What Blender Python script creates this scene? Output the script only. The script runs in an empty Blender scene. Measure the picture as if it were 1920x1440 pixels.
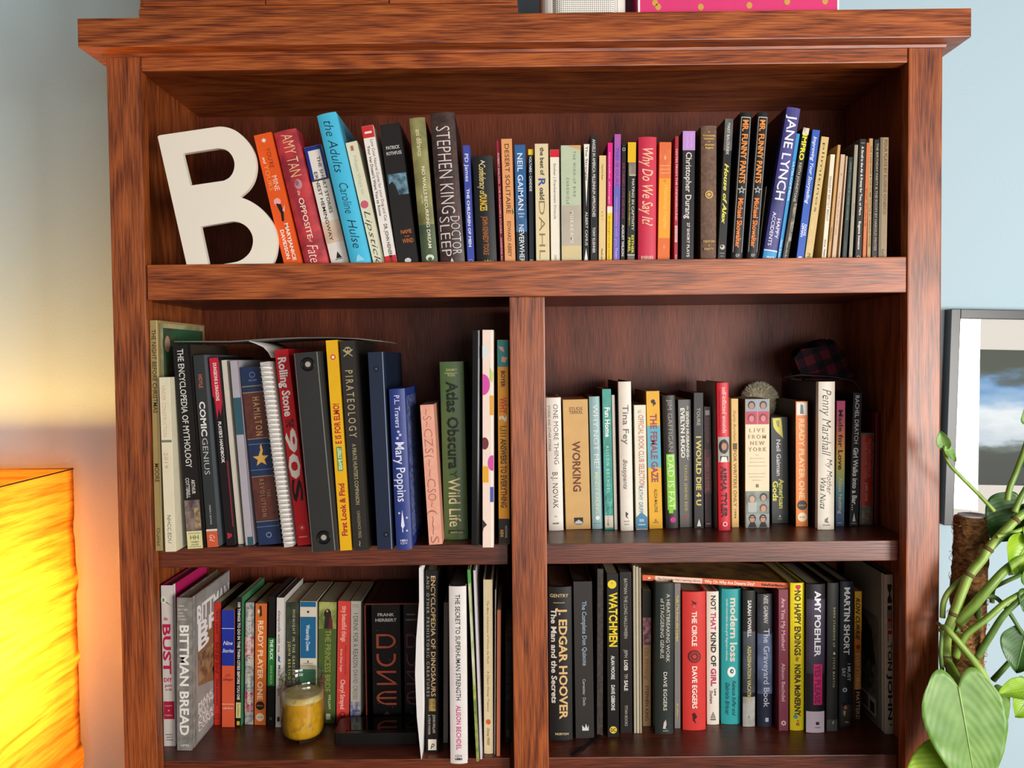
import bpy, bmesh, math, random
from mathutils import Vector, Matrix
random.seed(7)
S = bpy.context.scene
C = S.collection

# ---------------------------------------------------------------- camera
ZO = 1.60                                   # height of the top shelf's rail above the floor
FPX = 1480.0
PITCH, YAW, ROLL = 0.0309, 0.0024, -0.0105
CAM = Vector((-0.0208, -1.2413, ZO - 0.1545))
def _rot():
    c, s = math.cos, math.sin
    Rx = Matrix(((1, 0, 0), (0, c(PITCH), -s(PITCH)), (0, s(PITCH), c(PITCH))))
    Ry = Matrix(((c(YAW), 0, s(YAW)), (0, 1, 0), (-s(YAW), 0, c(YAW))))
    Rz = Matrix(((c(ROLL), -s(ROLL), 0), (s(ROLL), c(ROLL), 0), (0, 0, 1)))
    return Rz @ Rx @ Ry
RM = _rot()
cd = bpy.data.cameras.new('camera'); cd.sensor_width = 36; cd.lens = FPX / 1920 * 36; cd.clip_start = 0.02
cam = bpy.data.objects.new('camera', cd); C.objects.link(cam); S.camera = cam
_r = Vector((RM[0][0], RM[0][2], -RM[0][1])); _u = -Vector((RM[1][0], RM[1][2], -RM[1][1])); _b = -Vector((RM[2][0], RM[2][2], -RM[2][1]))
cam.matrix_world = Matrix(((_r.x, _u.x, _b.x, CAM.x), (_r.y, _u.y, _b.y, CAM.y), (_r.z, _u.z, _b.z, CAM.z), (0, 0, 0, 1)))

# ---------------------------------------------------------------- world and light
S.view_settings.view_transform = 'Standard'; S.view_settings.look = 'None'
S.view_settings.gamma = 1.0; S.view_settings.use_curve_mapping = False
S.view_settings.exposure = 0.0
w = bpy.data.worlds.new('room_light'); S.world = w; w.use_nodes = True
_n, _l = w.node_tree.nodes, w.node_tree.links          # dim light of the room: brighter at eye level than from the ceiling
_tc = _n.new('ShaderNodeTexCoord'); _sp = _n.new('ShaderNodeSeparateXYZ'); _cr = _n.new('ShaderNodeValToRGB'); _mr = _n.new('ShaderNodeMapRange')
_l.new(_tc.outputs['Generated'], _sp.inputs[0]); _mr.inputs[1].default_value = -1; _mr.inputs[2].default_value = 1; _l.new(_sp.outputs['Z'], _mr.inputs[0])
_e = _cr.color_ramp.elements; _e[0].position = .2; _e[0].color = (.30, .27, .24, 1); _e[1].position = .85; _e[1].color = (.07, .07, .075, 1)
_x = _e.new(.5); _x.color = (.40, .39, .38, 1)
_l.new(_mr.outputs[0], _cr.inputs[0]); _l.new(_cr.outputs[0], _n['Background'].inputs[0]); _n['Background'].inputs[1].default_value = 0.85
def area(name, loc, target, sx, sy, power, col):
    l = bpy.data.lights.new(name, 'AREA'); l.shape = 'RECTANGLE'; l.size = sx; l.size_y = sy; l.energy = power; l.color = col
    o = bpy.data.objects.new(name, l); C.objects.link(o); o.location = loc
    o.rotation_euler = (Vector(target) - Vector(loc)).to_track_quat('-Z', 'Y').to_euler()
    return o
area('window_daylight', (1.90, -2.20, 1.24), (0.1, 0.1, 1.38), 0.85, 1.10, 78, (1.0, 0.965, 0.92))
area('room_daylight', (0.82, -2.75, 1.26), (0.1, 0.1, 1.40), 1.15, 0.9, 29, (1.0, 0.985, 0.96))
S.cycles.max_bounces = 8; S.cycles.transmission_bounces = 8; S.cycles.diffuse_bounces = 4
S.cycles.caustics_reflective = False; S.cycles.caustics_refractive = False
S.cycles.sample_clamp_indirect = 6.0; S.cycles.use_denoising = True

# ---------------------------------------------------------------- pixel -> place
def ray(u, v):
    q = RM.transposed() @ Vector(((u - 960) / FPX, (v - 720) / FPX, 1))
    return Vector((q.x, q.z, -q.y))
def atY(u, v, Y):
    d = ray(u, v); return CAM + d * ((Y - CAM.y) / d.y)
def atZ(u, v, Z):
    d = ray(u, v); return CAM + d * ((Z - CAM.z) / d.z)
def zavg(pts, Y): return sum(atY(u, v, Y).z for u, v in pts) / len(pts)

# ---------------------------------------------------------------- materials
def lin(h, k=1.0):
    h = h.lstrip('#'); o = []
    for i in (0, 2, 4):
        c = int(h[i:i + 2], 16) / 255
        o.append((c / 12.92 if c <= 0.04045 else ((c + 0.055) / 1.055) ** 2.4) * k)
    return (*o, 1)
_m = {}
def newmat(name):
    m = bpy.data.materials.new(name); m.use_nodes = True
    nt = m.node_tree; return m, nt, nt.nodes['Principled BSDF'], nt.nodes.new, nt.links.new
def paint(h, rough=0.5, var=0.10, scale=60, spec=0.3, bump=0.0, key='paint'):
    k = (key, h, rough, var, scale, spec, bump)
    if k in _m: return _m[k]
    m, nt, p, N, L = newmat(key + '_' + h.strip('#'))
    tc = N('ShaderNodeTexCoord'); no = N('ShaderNodeTexNoise'); no.inputs['Scale'].default_value = scale; no.inputs['Detail'].default_value = 3
    L(tc.outputs['Object'], no.inputs['Vector'])
    mx = N('ShaderNodeMix'); mx.data_type = 'RGBA'; b = lin(h); b = lin(h, .62) if max(b[:3]) < .075 else b
    mx.inputs[6].default_value = [*(c * (1 - var) for c in b[:3]), 1]; mx.inputs[7].default_value = [*(min(1, c * (1 + var)) for c in b[:3]), 1]
    L(no.outputs['Fac'], mx.inputs[0]); L(mx.outputs[2], p.inputs['Base Color'])
    p.inputs['Roughness'].default_value = rough; p.inputs['Specular IOR Level'].default_value = spec
    if bump:
        bp = N('ShaderNodeBump'); bp.inputs['Strength'].default_value = bump; bp.inputs['Distance'].default_value = 0.002
        L(no.outputs['Fac'], bp.inputs['Height']); L(bp.outputs[0], p.inputs['Normal'])
    _m[k] = m; return m
def mottle(h1, h2, scale=40, rough=0.5, stretch=(1, 1, 1), lo=0.38, hi=0.62, detail=4):
    k = ('mot', h1, h2, scale, rough, stretch, lo, hi, detail)
    if k in _m: return _m[k]
    m, nt, p, N, L = newmat('print_' + h1.strip('#'))
    tc = N('ShaderNodeTexCoord'); mp = N('ShaderNodeMapping'); mp.inputs['Scale'].default_value = stretch
    no = N('ShaderNodeTexNoise'); no.inputs['Scale'].default_value = scale; no.inputs['Detail'].default_value = detail
    cr = N('ShaderNodeValToRGB'); cr.color_ramp.elements[0].position = lo; cr.color_ramp.elements[1].position = hi
    cr.color_ramp.elements[0].color = lin(h1); cr.color_ramp.elements[1].color = lin(h2)
    L(tc.outputs['Object'], mp.inputs[0]); L(mp.outputs[0], no.inputs['Vector']); L(no.outputs['Fac'], cr.inputs[0]); L(cr.outputs[0], p.inputs['Base Color'])
    p.inputs['Roughness'].default_value = rough
    _m[k] = m; return m
def bands(stops, length, rough=0.45):
    """printed colour bands running down a spine: stops (v from the top, hex)"""
    k = ('bands', tuple(stops), round(length, 3))
    if k in _m: return _m[k]
    m, nt, p, N, L = newmat('print_bands')
    tc = N('ShaderNodeTexCoord'); sp = N('ShaderNodeSeparateXYZ'); L(tc.outputs['Object'], sp.inputs[0])
    ma = N('ShaderNodeMath'); ma.operation = 'MULTIPLY_ADD'; ma.inputs[1].default_value = -1 / length; ma.inputs[2].default_value = 1
    L(sp.outputs['Z'], ma.inputs[0])
    cr = N('ShaderNodeValToRGB'); e = cr.color_ramp.elements
    e[0].position, e[0].color = stops[0][0], lin(stops[0][1]); e[1].position, e[1].color = stops[-1][0], lin(stops[-1][1])
    for v, h in stops[1:-1]:
        x = e.new(v); x.color = lin(h)
    L(ma.outputs[0], cr.inputs[0]); L(cr.outputs[0], p.inputs['Base Color']); p.inputs['Roughness'].default_value = rough
    _m[k] = m; return m
def pages_mat(h='#cdbf9f'):
    k = ('pages', h)
    if k in _m: return _m[k]
    m, nt, p, N, L = newmat('paper_pages')
    tc = N('ShaderNodeTexCoord'); mp = N('ShaderNodeMapping'); mp.inputs['Scale'].default_value = (1500, 3, 3)
    no = N('ShaderNodeTexNoise'); no.inputs['Scale'].default_value = 1; no.inputs['Detail'].default_value = 2
    cr = N('ShaderNodeValToRGB'); cr.color_ramp.elements[0].position = .3; cr.color_ramp.elements[1].position = .7
    cr.color_ramp.elements[0].color = lin(h, .62); cr.color_ramp.elements[1].color = lin(h)
    L(tc.outputs['Object'], mp.inputs[0]); L(mp.outputs[0], no.inputs['Vector']); L(no.outputs['Fac'], cr.inputs[0]); L(cr.outputs[0], p.inputs['Base Color'])
    p.inputs['Roughness'].default_value = .9; p.inputs['Specular IOR Level'].default_value = .1
    _m[k] = m; return m
def wood(axis, dark, mid, light, rough=0.40, name='stained_oak', rings=15.0, coat=0.12):
    k = ('wood', axis, dark, mid, light, rough, rings)
    if k in _m: return _m[k]
    m, nt, p, N, L = newmat(name + '_' + axis)
    tc = N('ShaderNodeTexCoord'); oi = N('ShaderNodeObjectInfo')
    off = N('ShaderNodeVectorMath'); off.operation = 'ADD'
    sc = N('ShaderNodeVectorMath'); sc.operation = 'SCALE'; sc.inputs[0].default_value = (3.1, 5.7, 2.3)
    L(oi.outputs['Random'], sc.inputs['Scale']); L(tc.outputs['Object'], off.inputs[0]); L(sc.outputs[0], off.inputs[1])
    g = {'x': (1.1, 7, 7), 'y': (7, 1.1, 7), 'z': (7, 7, 1.1)}[axis]
    f = {'x': (22, 620, 620), 'y': (620, 22, 620), 'z': (620, 620, 22)}[axis]
    mg = N('ShaderNodeMapping'); mg.inputs['Scale'].default_value = g; L(off.outputs[0], mg.inputs[0])
    mf = N('ShaderNodeMapping'); mf.inputs['Scale'].default_value = f; L(off.outputs[0], mf.inputs[0])
    n1 = N('ShaderNodeTexNoise'); n1.inputs['Scale'].default_value = 1; n1.inputs['Detail'].default_value = 2.5; n1.inputs['Roughness'].default_value = .45; L(mg.outputs[0], n1.inputs['Vector'])
    mu = N('ShaderNodeMath'); mu.operation = 'MULTIPLY'; mu.inputs[1].default_value = rings * 6.283; L(n1.outputs['Fac'], mu.inputs[0])
    si = N('ShaderNodeMath'); si.operation = 'SINE'; L(mu.outputs[0], si.inputs[0])
    n2 = N('ShaderNodeTexNoise'); n2.inputs['Scale'].default_value = 1; n2.inputs['Detail'].default_value = 3; L(mf.outputs[0], n2.inputs['Vector'])
    a = N('ShaderNodeMath'); a.operation = 'MULTIPLY_ADD'; a.inputs[1].default_value = .085; L(si.outputs[0], a.inputs[0]); L(n2.outputs['Fac'], a.inputs[2])
    cr = N('ShaderNodeValToRGB'); e = cr.color_ramp.elements
    e[0].position = .24; e[0].color = lin(dark); e[1].position = .74; e[1].color = lin(light); x = e.new(.47); x.color = lin(mid)
    L(a.outputs[0], cr.inputs[0]); L(cr.outputs[0], p.inputs['Base Color'])
    p.inputs['Roughness'].default_value = rough; p.inputs['Coat Weight'].default_value = coat; p.inputs['Coat Roughness'].default_value = .35; p.inputs['Specular IOR Level'].default_value = .5 if coat else .3
    bp = N('ShaderNodeBump'); bp.inputs['Strength'].default_value = .18; bp.inputs['Distance'].default_value = .0012; L(a.outputs[0], bp.inputs['Height']); L(bp.outputs[0], p.inputs['Normal'])
    _m[k] = m; return m
WX = wood('x', '#4a1a07', '#8c4219', '#b4622a')
WZ = wood('z', '#481a09', '#84401a', '#aa5a2a')
WY = wood('y', '#33110a', '#6a3018', '#8a4724')
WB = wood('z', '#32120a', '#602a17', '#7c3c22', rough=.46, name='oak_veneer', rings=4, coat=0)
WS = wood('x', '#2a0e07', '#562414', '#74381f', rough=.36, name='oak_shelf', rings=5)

# ---------------------------------------------------------------- objects
def link(name, me, parent=None):
    o = bpy.data.objects.new(name, me); C.objects.link(o)
    if parent: o.parent = parent
    return o
def thing(name, label, cat, loc=(0, 0, 0), rot=(0, 0, 0), group=None):
    o = bpy.data.objects.new(name, None); C.objects.link(o); o.empty_display_size = .03
    o.location = loc; o.rotation_euler = rot
    o['label'] = label; o['category'] = cat
    if group: o['group'] = group
    return o
class B:
    """collects shapes into one mesh"""
    def __init__(s): s.bm = bmesh.new(); s.mats = []
    def mi(s, m):
        if m not in s.mats: s.mats.append(m)
        return s.mats.index(m)
    def box(s, x0, x1, y0, y1, z0, z1, m, bev=0.0):
        r = bmesh.ops.create_cube(s.bm, size=1); vs = r['verts']
        for v in vs:
            v.co = Vector((x0 if v.co.x < 0 else x1, y0 if v.co.y < 0 else y1, z0 if v.co.z < 0 else z1))
        fs = {f for v in vs for f in v.link_faces}; i = s.mi(m)
        for f in fs: f.material_index = i
        if bev:
            es = list({e for v in vs for e in v.link_edges})
            r = bmesh.ops.bevel(s.bm, geom=es, offset=bev, segments=2, profile=.6, affect='EDGES')
            for f in r['faces']: f.material_index = i
        return s
    def poly(s, pts, m):
        f = s.bm.faces.new([s.bm.verts.new(p) for p in pts]); f.material_index = s.mi(m); return f
    def prism(s, prof, h0, h1, m, axis='z', smooth=False):
        """closed 2D outline extruded; axis z: outline in x,y; axis x: outline in y,z; axis y: outline in x,z"""
        mk = {'z': lambda p, h: (p[0], p[1], h), 'x': lambda p, h: (h, p[0], p[1]), 'y': lambda p, h: (p[0], h, p[1])}[axis]
        a = [s.bm.verts.new(mk(p, h0)) for p in prof]; b = [s.bm.verts.new(mk(p, h1)) for p in prof]
        i = s.mi(m); n = len(prof); out = []
        for k in range(n):
            f = s.bm.faces.new((a[k], a[(k + 1) % n], b[(k + 1) % n], b[k])); f.smooth = smooth; out.append(f)
        out += [s.bm.faces.new(a), s.bm.faces.new(list(reversed(b)))]
        for f in out: f.material_index = i
        return s
    def plate(s, loops, y0, y1, m):
        """flat outline with holes in x,z (first loop outside), thickness y0..y1"""
        i = s.mi(m); es = []
        for lp in loops:
            vs = [s.bm.verts.new((p[0], y0, p[1])) for p in lp]
            es += [s.bm.edges.new((vs[k], vs[(k + 1) % len(vs)])) for k in range(len(vs))]
        r = bmesh.ops.triangle_fill(s.bm, use_beauty=True, use_dissolve=False, edges=es)
        fs = [g for g in r['geom'] if isinstance(g, bmesh.types.BMFace)]
        e = bmesh.ops.extrude_face_region(s.bm, geom=fs)
        for g in e['geom']:
            if isinstance(g, bmesh.types.BMVert): g.co.y = y1
        for f in s.bm.faces: f.material_index = i
        return s
    def tube(s, pts, rad, m, seg=8, closed=False):
        i = s.mi(m); n = len(pts); P = [Vector(p) for p in pts]; R = rad if isinstance(rad, (list, tuple)) else [rad] * n
        rings = []; up = None
        for k in range(n):
            if closed: t = P[(k + 1) % n] - P[k - 1]
            else: t = P[min(k + 1, n - 1)] - P[max(k - 1, 0)]
            t.normalize()
            if up is None: up = t.orthogonal().normalized()
            up = (up - t * up.dot(t)).normalized(); sd = t.cross(up)
            rings.append([s.bm.verts.new(P[k] + (up * math.cos(a) + sd * math.sin(a)) * R[k]) for a in (2 * math.pi * j / seg for j in range(seg))])
        for k in range(n if closed else n - 1):
            A, Bq = rings[k], rings[(k + 1) % n]
            for j in range(seg):
                f = s.bm.faces.new((A[j], A[(j + 1) % seg], Bq[(j + 1) % seg], Bq[j])); f.smooth = True; f.material_index = i
        if not closed:
            for q in (list(reversed(rings[0])), rings[-1]):
                f = s.bm.faces.new(q); f.material_index = i
        return s
    def lathe(s, prof, m, seg=40, cx=0, cy=0, smooth=True):
        i = s.mi(m); rings = []
        for r, z in prof:
            if r < 1e-6: rings.append([s.bm.verts.new((cx, cy, z))])
            else: rings.append([s.bm.verts.new((cx + r * math.cos(2 * math.pi * j / seg), cy + r * math.sin(2 * math.pi * j / seg), z)) for j in range(seg)])
        for k in range(len(rings) - 1):
            a, b = rings[k], rings[k + 1]
            for j in range(seg):
                j2 = (j + 1) % seg
                if len(a) == 1 and len(b) == 1: continue
                if len(a) == 1: f = s.bm.faces.new((a[0], b[j2], b[j]))
                elif len(b) == 1: f = s.bm.faces.new((a[j], a[j2], b[0]))
                else: f = s.bm.faces.new((a[j], a[j2], b[j2], b[j]))
                f.smooth = smooth; f.material_index = i
        return s
    def build(s, name, parent=None, normals=True):
        if normals: bmesh.ops.recalc_face_normals(s.bm, faces=s.bm.faces[:])
        me = bpy.data.meshes.new(name); s.bm.to_mesh(me); s.bm.free()
        for m in s.mats: me.materials.append(m)
        return link(name, me, parent)

# ---------------------------------------------------------------- lettering
_tx = {}
def text_mesh(body, style=''):
    """(list of verts, faces, x0, x1, y0, y1) of a line of lettering at size 1"""
    k = (body, style)
    if k in _tx: return _tx[k]
    c = bpy.data.curves.new('lettering', 'FONT'); c.body = body; c.resolution_u = 2; c.fill_mode = 'FRONT'
    c.offset = .028 if 'b' in style else (-.010 if 't' in style else .010)
    c.shear = .32 if 'i' in style else 0
    if 'w' in style: c.space_character = 1.45
    o = bpy.data.objects.new('lettering', c); me = bpy.data.meshes.new_from_object(o)
    vs = [(v.co.x, v.co.y) for v in me.vertices]; fs = [tuple(p.vertices) for p in me.polygons]
    bpy.data.objects.remove(o); bpy.data.curves.remove(c); bpy.data.meshes.remove(me)
    xs = [v[0] for v in vs] or [0, 1]; ys = [v[1] for v in vs] or [0, 1]
    _tx[k] = (vs, fs, min(xs), max(xs), min(ys), max(ys)); return _tx[k]

# spine marks: u 0..1 across, v 0..1 from the top down
def T(t, v0, v1, u, s, col, st=''): return ('T', t, v0, v1, u, s, col, st)
def H(t, u0, u1, v, h, col, st=''): return ('H', t, u0, u1, v, h, col, st)
def R(u0, u1, v0, v1, col): return ('R', u0, u1, v0, v1, col)
def E(u, v, ru, rv, col): return ('E', u, v, ru, rv, col)
def P(pts, col): return ('P', pts, col)
def star(u, v, r, col, n=5, q=.42, a0=-90): return ('S', u, v, r, col, n, q, a0)
def N(u0, u1, v0, v1, c1, c2, sc=60): return ('N', u0, u1, v0, v1, c1, c2, sc)
def O(u, v, r, col, bg, q=.72): return [E(u, v, r, r, col), E(u, v, r * q, r * q, bg)]

def marks(b, els, W, Hh, front, face):
    """put printed marks on a face; face(x, z, lift) -> local point, front(x) bulge is inside face"""
    lift = 0.00012; step = 0.00006
    flat = []
    for e in els: flat += e if isinstance(e, list) else [e]
    for e in flat:
        lift += step; polys = []
        k = e[0]
        if k in 'TH':
            body, st = e[1], e[7]
            vs, fs, x0, x1, y0, y1 = text_mesh(body, st)
            if k == 'T':
                _, _, v0, v1, u, s_, col, _ = e
                L = (v1 - v0) * Hh; hh = s_ * W
                sx = L / max(x1 - x0, 1e-6); sy = hh / .73
                cy = .365 if 'c' not in st else (y0 + y1) / 2
                if 'u' in st: pts = [(u * W - (y - cy) * sy, Hh * (1 - v1) + (x - x0) * sx) for x, y in vs]
                else: pts = [(u * W + (y - cy) * sy, Hh * (1 - v0) - (x - x0) * sx) for x, y in vs]
            else:
                _, _, u0, u1, v, h, col, _ = e
                sx = (u1 - u0) * W / max(x1 - x0, 1e-6); sy = h * W / .73
                pts = [(u0 * W + (x - x0) * sx, Hh * (1 - v) + (y - .365) * sy) for x, y in vs]
            i = b.mi(paint(col, .45, .05)); t = bmesh.new(); bv = [t.verts.new((p[0], 0, p[1])) for p in pts]
            for f in fs:
                try: t.faces.new([bv[q] for q in f])
                except ValueError: pass
            if front:
                for q in range(1, 8):
                    bmesh.ops.bisect_plane(t, geom=t.verts[:] + t.edges[:] + t.faces[:], plane_co=(W * q / 8, 0, 0), plane_no=(1, 0, 0))
            mp = {}
            for v in t.verts:
                x = min(max(v.co.x, .0003), W - .0003); z = min(max(v.co.z, .0004), Hh - .0004)
                mp[v] = b.bm.verts.new(face(x, z, lift))
            for f in t.faces:
                try:
                    nf = b.bm.faces.new([mp[v] for v in f.verts]); nf.material_index = i
                except ValueError: pass
            t.free(); continue
        m = None
        if k == 'R':
            _, u0, u1, v0, v1, col = e; m = paint(col, .45, .06)
            polys = [[(u0, v0), (u1, v0), (u1, v1), (u0, v1)]]
        elif k == 'N':
            _, u0, u1, v0, v1, c1, c2, sc = e; m = mottle(c1, c2, sc)
            polys = [[(u0, v0), (u1, v0), (u1, v1), (u0, v1)]]
        elif k == 'E':
            _, u, v, ru, rv, col = e; m = paint(col, .45, .06)
            polys = [[(u + ru * math.cos(a), v + rv * W / Hh * math.sin(a)) for a in (2 * math.pi * j / 20 for j in range(20))]]
        elif k == 'S':
            _, u, v, r, col, n, q, a0 = e; m = paint(col, .45, .06)
            pp = []
            for j in range(2 * n):
                a = math.radians(a0) + math.pi * j / n; rr = r * (1 if j % 2 == 0 else q)
                pp.append((u + rr * math.cos(a), v + rr * W / Hh * math.sin(a)))
            polys = [[(u, v), pp[j], pp[(j + 1) % (2 * n)]] for j in range(2 * n)]
        elif k == 'P':
            m = paint(e[2], .45, .06); polys = [e[1]]
        i = b.mi(m)
        for pl in polys:
            if front and k in 'RN':            # follow the rounded spine
                u0, u1, v0, v1 = pl[0][0], pl[1][0], pl[0][1], pl[2][1]; nq = 8
                for q in range(nq):
                    a, c = u0 + (u1 - u0) * q / nq, u0 + (u1 - u0) * (q + 1) / nq
                    pts = [(a, v0), (c, v0), (c, v1), (a, v1)]
                    f = b.bm.faces.new([b.bm.verts.new(face(min(max(x, .008), .992) * W, Hh * (1 - min(max(z, .001), .999)), lift)) for x, z in pts]); f.material_index = i
            else:
                t = bmesh.new(); t.faces.new([t.verts.new((min(max(x, .008), .992) * W, 0, Hh * (1 - min(max(z, .001), .999)))) for x, z in pl])
                if front:
                    for q in range(1, 8):
                        bmesh.ops.bisect_plane(t, geom=t.verts[:] + t.edges[:] + t.faces[:], plane_co=(W * q / 8, 0, 0), plane_no=(1, 0, 0))
                mp = {v: b.bm.verts.new(face(v.co.x, v.co.z, lift)) for v in t.verts}
                for f in t.faces:
                    nf = b.bm.faces.new([mp[v] for v in f.verts]); nf.material_index = i
                t.free()

# ---------------------------------------------------------------- one book
def book_at(name, label, group, loc, theta, W, Hh, D, mat, kind='p', els=(), page='#cdbf9f', right=None, left=None, board=None, cat='book', band=None, pivot_r=False):
    """kind p paperback, h hardcover with rounded back, f hardcover with flat back; right/left: marks on the covers"""
    z = loc[2] + (W * math.sin(theta) if theta > 0 else 0)
    rt = thing(name, label, cat, (loc[0], loc[1], z), (0, theta, 0), group)
    hard = kind in 'hf'
    bul = min(.0042, W * .11) if kind == 'h' else 0.0
    t = .0026 if hard else .0006; ts = .0022 if hard else .0007
    t = min(t, W * .2)
    def front(x): q = 2 * x / W - 1; return bul * max(0, 1 - abs(q) ** 2.2)
    prof = [(0, D), (0, .011), (.0010, .0085), (.0010, .0055), (0.0001, .003)] if hard else [(0, D), (0, .0009)]
    n = 14 if kind == 'h' else 4
    prof += [(W * j / n, -front(W * j / n)) for j in range(n + 1)] if kind == 'h' else [(.0005, 0), (W - .0005, 0)]
    prof += [(W - .0001, .003), (W - .0010, .0055), (W - .0010, .0085), (W, .011), (W, D)] if hard else [(W, .0009), (W, D)]
    prof += [(W - t, D), (W - t, ts), (t, ts), (t, D)]
    b = B(); m = mat if not isinstance(mat, str) else paint(mat, .42, .10, 50)
    if band: m = bands(band, Hh)
    b.prism(prof, 0, Hh, m)
    if board:
        bi = b.mi(paint(board, .5, .08))
        for f in b.bm.faces:
            c = f.calc_center_median()
            if c.y > .012 and abs(f.normal.z) < .5 : f.material_index = bi
    bmesh.ops.recalc_face_normals(b.bm, faces=b.bm.faces[:])
    def fr(x, z, lift): 
        if kind == 'h': return Vector((x, -front(x) - lift * (1.6 + 2.2 * abs(2 * x / W - 1)), z))
        return Vector((x, -lift, z))
    marks(b, els, W, Hh, kind == 'h', fr)
    if right: marks(b, right, D, Hh, False, lambda x, z, l: Vector((W + l, x, z)))
    if left: marks(b, left, D, Hh, False, lambda x, z, l: Vector((-l, D - x, z)))
    b.build('cover', rt, normals=False)
    o = .003 if hard else .0004
    q = B(); pz0, pz1 = o, Hh - o
    q.box(t + .0001, W - t - .0001, ts + .0003, D - (o if hard else .0005), pz0, pz1, pages_mat(page))
    q.build('page_block', rt)
    return rt

def bk(shelf, xl, xr, yb, xt, yt, col, kind, els, label, D=None, name=None, Y=None, **kw):
    z0, group = SHELF[shelf]
    if Y is None:
        p0 = atZ(xl, yb, z0); Y = p0.y
    else: p0 = atY(xl, yb, Y)
    x1 = atY(xr, yb, Y).x
    pt = atY(xt, yt, Y)
    if shelf == 'top':                       # the edge of the shelf hides the foot: carry the slant on down
        s_ = (pt.x - p0.x) / (pt.z - p0.z); dx = s_ * (z0 - p0.z); p0 = Vector((p0.x + dx, Y, z0)); x1 += dx
    th = math.atan2(pt.x - p0.x, pt.z - z0)
    W = (x1 - p0.x) * math.cos(th) - .0005
    Hh = math.hypot(pt.x - p0.x, pt.z - z0)
    if th > 0: Hh = (pt.z - z0 - 0) / math.cos(th) - W * math.tan(th) * .5
    D = D or (.150 if kind in 'hf' else .128)
    D = min(D, BACK - .004 - Y)
    name = name or ('hardcover_book' if kind in 'hf' else 'paperback_book')
    return book_at(name, label, group, (p0.x + .0002, Y, z0 + .0003), th, W, Hh, D, col, kind, els, **kw)

# ---------------------------------------------------------------- room
BACK = .305
XP = .626                                    # inner face of the side panels, behind the posts
WALL_Y = .342
def struct(o): o['kind'] = 'structure'; return o
b = B(); b.box(-3, 3, WALL_Y, WALL_Y + .1, 0, 2.7, paint('#b1cad5', .75, .03, 260, .3, .25, 'wall_paint')); struct(b.build('wall_back'))
b = B(); b.box(-3, 3, -3.2, WALL_Y, -.05, 0, wood('x', '#4a2a16', '#7a4c2a', '#94623a', .5, 'floor_oak')); struct(b.build('floor'))
b = B(); b.box(-3, -.66, WALL_Y - .016, WALL_Y, 0, .11, paint('#d8d6d0', .5, .03)); b.box(.66, 3, WALL_Y - .016, WALL_Y, 0, .11, paint('#d8d6d0', .5, .03)); struct(b.build('baseboard_back'))

# ---------------------------------------------------------------- bookcase
YS = .028                                    # the lower shelves sit back behind the face frame
Z2 = zavg([(1030, 1019.6), (1640, 1013.5), (330, 1027.6)], YS)
Z3 = zavg([(330, 1425), (940, 1424.8), (1040, 1422.5), (1640, 1412)], YS)
TH = .033
case = thing('bookcase', 'tall reddish brown oak bookcase with a thick moulded top against the blue wall', 'bookcase', (0, .12, 0))
def cpart(name, b):
    o = b.build(name); o.parent = case; o.matrix_parent_inverse = Matrix.Translation((0, -.12, 0)); return o
ZT0 = zavg([(155, 88), (1810, 70)], -.028); ZT1 = zavg([(155, 35), (1810, 14)], -.028)
ZC0 = zavg([(200, 103), (1766, 86)], -.004)
ZR = zavg([(266, 133), (1700, 117.5)], .002); ZS = zavg([(368, 191), (1560, 178)], BACK)
for s in (-1, 1):
    x0, x1 = sorted((s * .65, s * .597))
    cpart('post', B().box(x0, x1, 0, .024, 0, ZC0, WZ, .0022))
    x0, x1 = sorted((s * .6475, s * XP))
    cpart('side_panel', B().box(x0, x1, .0245, .335, 0, ZC0, WZ, .0008))
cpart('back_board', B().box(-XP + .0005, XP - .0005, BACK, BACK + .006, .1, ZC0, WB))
cpart('divider', B().box(-.0268, .029, .001, .0245, .1, ZO - .0558, WZ, .002).box(-.0215, .0235, .0235, BACK, .1, ZO - .062, WZ))
cpart('top_slab', B().box(-.678, .678, -.028, .338, ZT0, ZT1, WX, .0018))
b = B()                                      # the splayed moulding under the top
i = b.mi(WX); o_ = [(-.676, -.026), (.676, -.026), (.676, .338), (-.676, .338)]; n_ = [(-.654, -.004), (.654, -.004), (.654, .338), (-.654, .338)]
va = [b.bm.verts.new((x, y, ZT0)) for x, y in o_]; vb = [b.bm.verts.new((x, y, ZC0 + .002)) for x, y in n_]; vc = [b.bm.verts.new((x * .999, y + .001, ZC0 - .002)) for x, y in n_]
for q in range(4):
    b.bm.faces.new((va[q], va[(q + 1) % 4], vb[(q + 1) % 4], vb[q])); b.bm.faces.new((vb[q], vb[(q + 1) % 4], vc[(q + 1) % 4], vc[q]))
b.bm.faces.new(va); b.bm.faces.new(vc); cpart('crown_moulding', b)
cpart('top_rail', B().box(-.5965, .5965, .002, .027, ZR, ZC0 - .0005, WX, .0015))
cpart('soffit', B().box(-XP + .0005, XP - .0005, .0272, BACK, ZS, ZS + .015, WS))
def shelf(z, rail):
    b = B()
    if rail: b.box(-.5945, .5955, .0006, .0052, ZO - .0556, ZO, WX, .0012).box(-XP + .0005, XP - .0005, .0247, BACK, ZO - .052, ZO - .006, WS).box(-.5945, .5955, .0053, .0247, ZO - .052, ZO - .006, WS)
    else: b.box(-XP, -.0335, YS, BACK, z - TH, z, WS, .0012)
    return b
cpart('shelf', shelf(ZO, True))
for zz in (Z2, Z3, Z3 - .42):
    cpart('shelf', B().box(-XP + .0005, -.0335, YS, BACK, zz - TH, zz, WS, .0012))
    cpart('shelf', B().box(.0245, XP - .0005, YS, BACK, zz - TH, zz, WS, .0012))
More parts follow.
